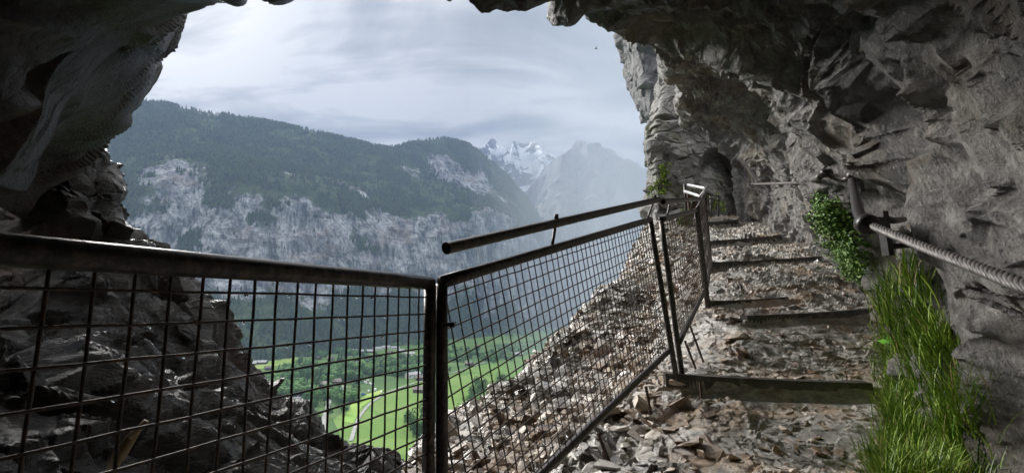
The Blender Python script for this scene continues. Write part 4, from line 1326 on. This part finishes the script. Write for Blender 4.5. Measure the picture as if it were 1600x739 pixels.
# ------------------------------------------------------------------ plants on the ledge
M['grass'] = leaf_mat('grass_blades', (0.04, 0.11, 0.01), (0.32, 0.44, 0.07), 2.0, 0.38, 0.65)
M['straw'] = leaf_mat('dry_blades', (0.16, 0.12, 0.05), (0.32, 0.25, 0.11), 3.0, 0.7)
M['ivy'] = leaf_mat('ivy_leaves', (0.05, 0.12, 0.02), (0.20, 0.32, 0.08), 6.0, 0.5)
M['mossy'] = leaf_mat('moss_leaves', (0.09, 0.15, 0.015), (0.22, 0.30, 0.04), 6.0, 0.8)
M['stem'] = plain_mat('woody_stem', (0.07, 0.05, 0.03), 0.8)

def in_poly(x, y, poly):
    c = False
    for i in range(len(poly)):
        x1, y1 = poly[i]; x2, y2 = poly[i - 1]
        if (y1 > y) != (y2 > y) and x < (x2 - x1) * (y - y1) / (y2 - y1) + x1: c = not c
    return c

def blades(name, poly, n_, L, width, mat, seed, lean=(-0.25, -0.1), dead=False):
    rg = np.random.default_rng(seed)
    xs = [p[0] for p in poly]; ys = [p[1] for p in poly]
    tufts = []
    while len(tufts) < n_ // 14:
        x, y = rg.uniform(min(xs), max(xs)), rg.uniform(min(ys), max(ys))
        if in_poly(x, y, poly): tufts.append(surf(x, y))
    V, Q = [], []
    seg = 6
    for t in tufts:
        for _ in range(14):
            r_ = rg.normal(0, 0.028, 2)
            p = t + np.array([r_[0], r_[1], -0.02])
            l = L * rg.uniform(0.4, 1.35)
            az = rg.uniform(0, 6.283)
            out_ = np.array([math.cos(az) + lean[0] * 2, math.sin(az) + lean[1] * 2, 0]) * rg.uniform(0.15, 0.75)
            side = np.cross(out_, [0, 0, 1]); side /= np.linalg.norm(side) + 1e-9
            w = width * rg.uniform(0.6, 1.3)
            dirv = np.array([0, 0, 1.0]) + out_ * 0.5
            droop = rg.uniform(0.15, 0.75)
            b0 = len(V)
            c = p.copy()
            for k in range(seg):
                f = k / (seg - 1)
                ww = w * (1 - f ** 2.2) * 0.5 + 0.0003
                V.append(c - side * ww); V.append(c + side * ww)
                dd = dirv + out_ * f * 1.2 - np.array([0, 0, droop * 2.0 * f * f])
                dd /= np.linalg.norm(dd)
                c = c + dd * l / (seg - 1)
            for k in range(seg - 1):
                Q.append((b0 + 2 * k, b0 + 2 * k + 1, b0 + 2 * k + 3, b0 + 2 * k + 2))
    return mesh_np(name, np.array(V), np.array(Q), mat, smooth=True)

gp = [(1385, 425), (1425, 420), (1450, 470), (1485, 540), (1505, 600), (1540, 660), (1560, 745), (1570, 810), (1385, 810), (1395, 700), (1395, 620), (1380, 540), (1375, 470)]
tag(blades('grass', gp, 16000, 0.19, 0.0045, M['grass'], 1), 'tall lush green grass on the bank between the steps and the rock', 'grass', kind='stuff')
def dry_tufts():
    return blades('dry_grass', gp, 1500, 0.17, 0.0035, M['straw'], 5)
tag(dry_tufts(), 'withered pale blades mixed through the green grass', 'grass', kind='stuff')
tag(blades('grass', [(1365, 470), (1400, 470), (1415, 600), (1410, 745), (1355, 745), (1365, 620)], 1100, 0.11, 0.004, M['grass'], 7), 'short sparse grass creeping onto the left edge of the bank', 'grass', kind='stuff')
tag(blades('dry_grass', [(1385, 600), (1410, 640), (1425, 745), (1390, 745), (1375, 660)], 600, 0.10, 0.004, M['straw'], 2), 'dry straw coloured blades at the lower left edge of the grass', 'grass', kind='stuff')

def leaf_cloud(centers, n_, size, rg):
    V, Q = [], []
    for _ in range(n_):
        c, r = centers[rg.integers(len(centers))]
        d = rg.normal(0, 1, 3); d /= np.linalg.norm(d)
        p = np.array(c) + d * np.array(r) * rg.uniform(0.6, 1.05)
        nrm = d * 0.7 + rg.normal(0, 0.5, 3) + np.array([0, -.2, .35]); nrm /= np.linalg.norm(nrm)
        a = np.cross(nrm, rg.normal(0, 1, 3)); a /= np.linalg.norm(a); b = np.cross(nrm, a)
        s = size * rg.uniform(0.6, 1.3)
        b0 = len(V)
        V += [p - a * s * .5, p - b * s * .42 + nrm * s * .12, p + a * s * .55, p + b * s * .42 + nrm * s * .12]
        Q.append((b0, b0 + 1, b0 + 2, b0 + 3))
    return np.array(V), np.array(Q)

rg_ = np.random.default_rng(9)
bush = empty('ivy_bush', surf(1325, 425))
inv = -np.array(bush.location)
cs = []
for _ in range(60):
    t = rg_.random()
    x = 1296 + 62 * max(0, t - .25) + rg_.normal(0, 9)
    y = 328 + 98 * t + rg_.normal(0, 7)
    p = surf(x, y)
    k_ = rg_.uniform(.45, 1.1)
    cs.append((p + [-.02, -.05 * k_, .02] + inv, np.array([.17, .12, .13]) * k_))
V, Q = leaf_cloud(cs, 16000, 0.021, rg_)
mesh_np('foliage', V, Q, M['ivy'], bush)
for _ in range(9):
    c = cs[rg_.integers(len(cs))][0]
    MB().tube(catmull(np.array([c + [.02, .06, -.16], c + [.03, .05, -.05], c]), [5, 5]), 0.008, 5).build('stem', M['stem'], bush, True)
tag(bush, 'bushy green creeper growing against the foot of the rock wall', 'bush')

for (x, y, n_, lb) in ((1034, 270, 260, 'bright green moss tuft on the outer edge of the rock nose'), (1028, 298, 350, 'small moss tuft below the bright one on the rock nose'),
                   (1074, 352, 900, 'yellow green moss drape behind the narrow mesh panel'), (1118, 318, 260, 'dull moss at the back of the tunnel mouth')):
    p = surf(x, y)
    cs = [(p + np.array([rg_.normal(0, .10), -.02, rg_.normal(0, .13)]), np.array([.09, .06, .09])) for _ in range(9)]
    V, Q = leaf_cloud(cs, n_, 0.05, rg_)
    tag(mesh_np('moss', V, Q, M['mossy']), lb, 'moss', kind='stuff')

def weed(px, py, n_, s, label, dz=0.22):
    p = surf(px, py)
    root = empty('leafy_weed', p)
    r_ = np.random.default_rng(int(px))
    V, T = [], []
    for k in range(n_):
        az = 2.4 * k + r_.uniform(-.3, .3)
        tip = np.array([math.cos(az) * .05 * (1 + k % 2) , math.sin(az) * .05 - .06, dz * r_.uniform(.75, 1.05)])
        MB().tube(np.array([[0, 0, -.03], tip * [.4, .4, .6], tip]), 0.002, 5).build('stem', M['leaf'], root, True)
        nrm = np.array([math.cos(az) * .3, math.sin(az) * .3 - .55, 1.0]); nrm /= np.linalg.norm(nrm)
        a = np.array([math.cos(az), math.sin(az), 0]); a -= nrm * a.dot(nrm); a /= np.linalg.norm(a); b = np.cross(nrm, a)
        b0 = len(V)
        V.append(tip)
        m_ = 26
        for j in range(m_):
            th = 2 * math.pi * j / m_
            rr_ = s * (0.62 + 0.38 * abs(math.cos(2.5 * th))) * (1 + 0.10 * (j % 2)) * (0.35 if abs(th - math.pi) < .35 else 1)
            V.append(tip + a * (math.cos(th) * rr_ + s * .35) + b * math.sin(th) * rr_ - nrm * 0.12 * rr_)
        for j in range(m_): T.append((b0, b0 + 1 + j, b0 + 1 + (j + 1) % m_))
    mesh_np('leaves', np.array(V), np.array(T), M['leaf'], root)
    return tag(root, label, 'weed')
M['leaf'] = leaf_mat('fresh_leaf', (0.10, 0.30, 0.03), (0.16, 0.40, 0.05), 8.0, 0.5)
weed(1408, 600, 5, 0.036, 'broad leaved bright green weed poking out above the grass near its upper left edge', 0.36)
weed(1462, 660, 3, 0.042, 'broad leaved weed half sunk in the middle of the grass', 0.32)
weed(1385, 415, 4, 0.022, 'small leafy sprig at the top of the grass by the rope anchor', 0.12)

# ------------------------------------------------------------------ drops on the left mesh, a bird
M['water'] = finish(*(lambda t: (t[0], t[1]))(material('water_drop')), (0.9, 0.95, 1.0, 1), 0.02, spec=1.0, extra={'Transmission Weight': 0.8, 'IOR': 1.33})
bm = bmesh.new(); bmesh.ops.create_uvsphere(bm, u_segments=10, v_segments=7, radius=1)
me = bpy.data.meshes.new('water_drop'); bm.to_mesh(me); bm.free(); me.materials.append(M['water'])
for f in me.polygons: f.use_smooth = True
rg = random.Random(8)
for k in range(26):
    i, j = rg.randint(4, 17), rg.choice([1, 1, 2, 3, 4])
    p = P1 - d1 * (0.05 * (i + .5 + rg.uniform(-.2, .2))) - np.array([0, 0, 0.045 + .05 * (j - 1) + 0.0045])
    o = bpy.data.objects.new('water_drop', me); COL.objects.link(o)
    o.location = p; o.scale = (.0034, .0034, .0026)
    tag(o, 'clear raindrop hanging from a wire of the left mesh panel', 'raindrop', 'raindrops on the mesh')
M['bird'] = plain_mat('bird_dark', (0.03, 0.03, 0.03), 0.8)
bd = empty('bird', at(931, 77, 55))
mb = MB()
Vb, Fb = tube([(-.18, 0, 0), (-.1, 0, .01), (0, 0, .015), (.1, 0, .01), (.17, 0, .02), (.22, 0, .02)], [.01, .035, .05, .045, .03, .004], 8)
MB().add(Vb, Fb).build('body', M['bird'], bd, True)
for s_ in (-1, 1):
    V = np.array([(.08, 0, .03), (-.06, 0, .03), (-.03, s_ * .18, .12), (.07, s_ * .17, .13), (-.04, s_ * .36, .2)])
    V = np.concatenate([V, V + [0, 0, .008]])
    mesh_np('wing', V, [np.array([[0, 1, 2, 3], [5, 8, 7, 6]]), np.array([[3, 2, 4], [8, 9, 7]])], M['bird'], bd)
tag(bd, 'tiny dark bird gliding in front of the clouds', 'bird')

# ------------------------------------------------------------------ valley trees, farms and camp site
M['bark'] = plain_mat('bark', (0.08, 0.06, 0.045), 0.9)
M['conif'] = leaf_mat('conifer_leaf', (0.014, 0.03, 0.014), (0.045, 0.08, 0.03), 0.2)
M['chalet_wood'] = plain_mat('chalet_timber', (0.10, 0.055, 0.03), 0.8, 0.3, 1.0)
M['plaster'] = plain_mat('white_plaster', (0.72, 0.70, 0.66), 0.8, 0.1, 1.0)
M['roof_tile'] = plain_mat('roof_brown', (0.13, 0.10, 0.09), 0.7, 0.3, 1.0)
M['roof_grey'] = plain_mat('roof_grey', (0.36, 0.36, 0.37), 0.6, 0.2, 1.0)
M['glass'] = plain_mat('window_glass', (0.03, 0.035, 0.04), 0.15, 0.1, 1.0)
M['cwhite'] = plain_mat('camper_white', (0.82, 0.82, 0.82), 0.35, 0.05, 1.0)
M['cblue'] = plain_mat('camper_blue', (0.10, 0.22, 0.50), 0.4, 0.1, 1.0)
M['tyre'] = plain_mat('tyre_black', (0.02, 0.02, 0.02), 0.8)

def make_tree(kind, seed):
    rg = np.random.default_rng(seed)
    root = empty('conifer_tree' if kind else 'broadleaf_tree')
    MB().tube(np.array([[0, 0, -.02], [0.01, 0, .3], [0, 0.01, .6], [0, 0, .85]]), [.03, .022, .015, .006], 6).build('trunk', M['bark'], root, True)
    V, Q = [], []
    n_ = 900
    if kind:
        for _ in range(n_):
            z = rg.random() ** 1.3
            r = 0.19 * (1 - z) * (0.75 + 0.3 * math.sin(z * 42)) * rg.uniform(.5, 1.1) + .01
            a = rg.random() * 6.283
            c = np.array([r * math.cos(a), r * math.sin(a), 0.08 + .92 * z])
            s = .035 * (1.2 - z)
            d = rg.normal(0, 1, (4, 3)) * [s, s, s * .45]
            b0 = len(V); V += list(c + d); Q.append((b0, b0 + 1, b0 + 2, b0 + 3))
    else:
        lob = [(rg.normal(0, .14, 3) * [1, 1, .9] + [0, 0, .58], rg.uniform(.14, .24)) for _ in range(11)]
        for _ in range(n_):
            c0, r = lob[rg.integers(len(lob))]
            d = rg.normal(0, 1, 3); d /= np.linalg.norm(d)
            c = c0 + d * r * rg.uniform(.7, 1.05)
            c[2] = max(c[2], 0.12)
            e = rg.normal(0, .024, (4, 3))
            b0 = len(V); V += list(c + e); Q.append((b0, b0 + 1, b0 + 2, b0 + 3))
    mesh_np('crown', np.array(V), np.array(Q), M['conif'] if kind else M['broad'], root)
    return root

protos = [make_tree(0, 1), make_tree(0, 2), make_tree(0, 3), make_tree(1, 4), make_tree(1, 5)]
used = set()
rgt = random.Random(21)
ZN = [  # x0 x1 y0 y1 count share-of-conifers height label
    (440, 560, 572, 600, 34, .25, 15, 'leafy tree in the wood between the camp site and the upper fields'),
    (560, 690, 560, 590, 44, .1, 15, 'tree in the belt along the stream above the bright meadow'),
    (690, 800, 548, 566, 26, .1, 15, 'tree in the hedge belt beyond the bright meadow, behind the slanting panel'),
    (470, 560, 606, 655, 20, .05, 13, 'tree standing among the parked campers'),
    (640, 700, 640, 690, 10, .0, 20, 'large leafy tree on the near side of the bright meadow'),
    (720, 800, 600, 650, 8, .0, 18, 'large leafy tree below the scree edge, seen through the slanting panel'),
    (395, 470, 592, 632, 22, .2, 14, 'tree on the wooded bank left of the camp site'),
    (690, 960, 508, 530, 40, .6, 18, 'tree on the far meadows at the foot of the slope'),
    (330, 560, 552, 566, 24, .7, 16, 'tree at the edge of the upper field under the forest'),
    (560, 700, 528, 546, 26, .4, 15, 'tree behind the farm buildings'),
]
for (x0, x1, y0, y1, n_, cf, hh, lb) in ZN:
    for _ in range(int(n_ * 1.17)):
        x, y = rgt.uniform(x0, x1), rgt.uniform(y0, y1)
        k = rgt.choice((3, 4)) if rgt.random() < cf else rgt.choice((0, 1, 2))
        if k in used: o = copy_tree(protos[k])
        else: o = protos[k]; used.add(k)
        o.location = vground(x, y)
        s = hh * 1.2 * rgt.uniform(.65, 1.25) * (1.15 if k > 2 else 1)
        o.scale = (s * rgt.uniform(.9, 1.25) , s * rgt.uniform(.9, 1.25), s)
        o.rotation_euler = (0, 0, rgt.uniform(0, 6.28))
        tag(o, ('dark conifer ' + lb.split(' ', 1)[1].replace('leafy tree ', '')) if k > 2 else lb, 'tree', 'trees of the valley floor')
for k, pr_ in enumerate(protos):
    if k not in used:
        for c in list(pr_.children): bpy.data.objects.remove(c)
        bpy.data.objects.remove(pr_)

# beyond the trees one can tell apart the woods close up into one mass
rw = np.random.default_rng(31)
P = []
for (x0, x1, y0, y1, n_) in ((440, 560, 574, 598, 420), (560, 690, 562, 586, 520), (690, 800, 550, 564, 260), (470, 560, 612, 650, 90), (395, 470, 594, 630, 260), (690, 970, 508, 524, 700), (330, 560, 551, 558, 300), (560, 700, 529, 541, 420), (640, 700, 650, 700, 30)):
    cx = [(rw.uniform(x0, x1), rw.uniform(y0, y1)) for _ in range(max(3, n_ // 14))]
    for _ in range(n_):
        c_ = cx[rw.integers(len(cx))]
        x, y = c_[0] + rw.normal(0, 5), c_[1] + rw.normal(0, 2.0)
        if y > 505: P.append(vground(x, y))
P = np.array(P)
wd = scatter_mesh('woodland', P, 7 + 11 * rw.random(len(P)), rw, M['broad'], [round_verts(rw, 7, 5), round_verts(rw, 7, 5), round_verts(rw, 6, 5), conifer_verts()])
tag(wd, 'mixed green woodland along the stream and field edges of the valley', 'woodland', kind='stuff')

def make_house(wall, roof, L=14, Wd=10, h=5, rh=3.2):
    root = empty('farmhouse')
    MB().box((0, 0, h / 2 - .5), (L, Wd, h + 1)).add(np.array([(-L / 2, -Wd / 2, h), (-L / 2, Wd / 2, h), (-L / 2, 0, h + rh * .92), (L / 2, -Wd / 2, h), (L / 2, Wd / 2, h), (L / 2, 0, h + rh * .92)], float),
        np.array([[0, 2, 1], [3, 4, 5]])).build('wall', wall, root)
    o = 1.0
    V = []
    for x in (-L / 2 - o, L / 2 + o):
        for (y, z) in ((-Wd / 2 - o, h - o * .5), (0, h + rh), (Wd / 2 + o, h - o * .5), (Wd / 2 + o, h - o * .5 + .3), (0, h + rh + .35), (-Wd / 2 - o, h - o * .5 + .3)):
            V.append((x, y, z))
    Q = [(k, (k + 1) % 6, 6 + (k + 1) % 6, 6 + k) for k in range(6)]
    rf = MB().add(np.array(V, float), np.array(Q)).add(np.array(V, float), np.array([[0, 1, 4, 5], [1, 2, 3, 4], [6, 11, 10, 7], [7, 10, 9, 8]])).build('roof', roof, root)
    MB().box((L * .2, 1.2, h + rh * .9 + .6), (.9, .9, 1.8)).build('chimney', M['plaster'], rf)
    for sx in (-.3, 0, .3):
        for z in (1.4, 3.7):
            w = MB().box((sx * L, -Wd / 2 - .05, z), (1.3, .12, 1.2)).build('window', M['glass'], root)
    for sy in (-.25, .25):
        MB().box((-L / 2 - .05, sy * Wd, 2.6), (.12, 1.2, 1.2)).build('window', M['glass'], root)
    MB().box((L * .15, -Wd / 2 - .06, .95), (1.1, .14, 2.0)).build('door', M['roof_tile'], root)
    return root

hp = {'chalet': make_house(M['chalet_wood'], M['roof_tile']), 'white': make_house(M['plaster'], M['roof_grey'], 22, 11, 6, 3), 'barn': make_house(M['chalet_wood'], M['roof_grey'], 30, 13, 5, 3)}
hu = set()
HS = [(549, 550, 'barn', 'long dark barn at the left end of the farm row'), (562, 549, 'chalet', 'brown chalet right of the long dark barn'), (574, 551, 'barn', 'long barn in the middle of the farm row'),
      (590, 547, 'white', 'white farm building in front of the hill slope'), (603, 545, 'white', 'white building at the centre of the farm row'), (618, 546, 'white', 'longest white hall of the farm row'), (628, 551, 'white', 'white building at the right end of the farm row'),
      (608, 553, 'chalet', 'brown chalet in front of the white halls'), (497, 562, 'chalet', 'left one of the two chalets alone in the upper field'), (517, 562, 'chalet', 'right one of the two chalets alone in the upper field'), (420, 578, 'chalet', 'lone brown shed in the left green field'),
      (405, 569, 'barn', 'dark barn beside the road at the forest edge'), (388, 571, 'barn', 'second dark barn by the forest road, further left'), (657, 594, 'chalet', 'chalet at the road bend just left of the corner post'), (645, 590, 'white', 'white house beside the road bend chalet'),
      (733, 571, 'chalet', 'chalet in the meadow behind the slanting panel'), (806, 556, 'barn', 'dark barn near the scree edge behind the slanting panel'), (746, 543, 'chalet', 'farther chalet in the belt of trees behind the slanting panel'),
      (528, 600, 'chalet', 'reception hut with brown roof at the camp site'), (508, 604, 'chalet', 'brown hut at the left side of the camp site'), (640, 556, 'white', 'white house in the trees below the farm row'), (655, 613, 'chalet', 'chalet at the left edge of the bright meadow')]
for x, y, k, lb in HS:
    o = hp[k] if k not in hu else copy_tree(hp[k])
    hu.add(k)
    o.location = vground(x, y)
    o.rotation_euler = (0, 0, rgt.uniform(-.7, .7))
    o.scale = (1.1,) * 3 if k == 'chalet' else (1.15,) * 3
    tag(o, lb, 'house', 'farms and chalets on the valley floor')

def make_camper(mat):
    root = empty('camper_van')
    V, Q = [], []
    prof = [(-3, .5), (3, .5), (3, 1.3), (2.2, 1.5), (1.7, 2.3), (2.0, 2.9), (-3, 2.9)]
    for y in (-1.1, 1.1):
        V += [(x, y, z) for x, z in prof]
    k = len(prof)
    Q = [(i, (i + 1) % k, k + (i + 1) % k, k + i) for i in range(k)]
    MB().add(np.array(V, float), np.array(Q)).add(np.array(V, float), np.array([[0, 1, 2, 3], [0, 3, 4, 6], [7, 10, 9, 8], [7, 13, 11, 10]])).add(np.array(V, float), np.array([[4, 5, 6], [11, 13, 12]])).build('body', mat, root)
    for y in (-1.12, 1.12):
        MB().box((-1, y, 2.0), (1.6, .06, .6)).build('window', M['glass'], root)
        for x in (-1.9, 2.0):
            MB().tube([(x, y - .1, .38), (x, y + .1, .38)], .38, 12).build('wheel', M['tyre'], root)
    MB().box((2.02, 0, 1.95), (.06, 1.8, .6), rot('Y', -32)).build('windscreen', M['glass'], root)
    return root
cp = [make_camper(M['cwhite']), make_camper(M['cblue'])]
cu = set()
for n_ in range(58):
    row = rgt.random()
    x = rgt.uniform(425, 600)
    y = 622 - (x - 425) * 0.10 + rgt.uniform(-12, 14)
    if 498 < x < 522 and rgt.random() < .7: continue
    k = 1 if rgt.random() < .14 else 0
    o = cp[k] if k not in cu else copy_tree(cp[k])
    cu.add(k)
    o.location = vground(x, y)
    o.rotation_euler = (0, 0, rgt.choice((0.3, 1.87)) + rgt.uniform(-.2, .2))
    s = rgt.uniform(.95, 1.4)
    o.scale = (s, s, s)
    tag(o, 'blue camper van parked on the camp site in the valley' if k else 'white camper van parked on the camp site in the valley', 'camper van', 'blue campers' if k else 'white campers')
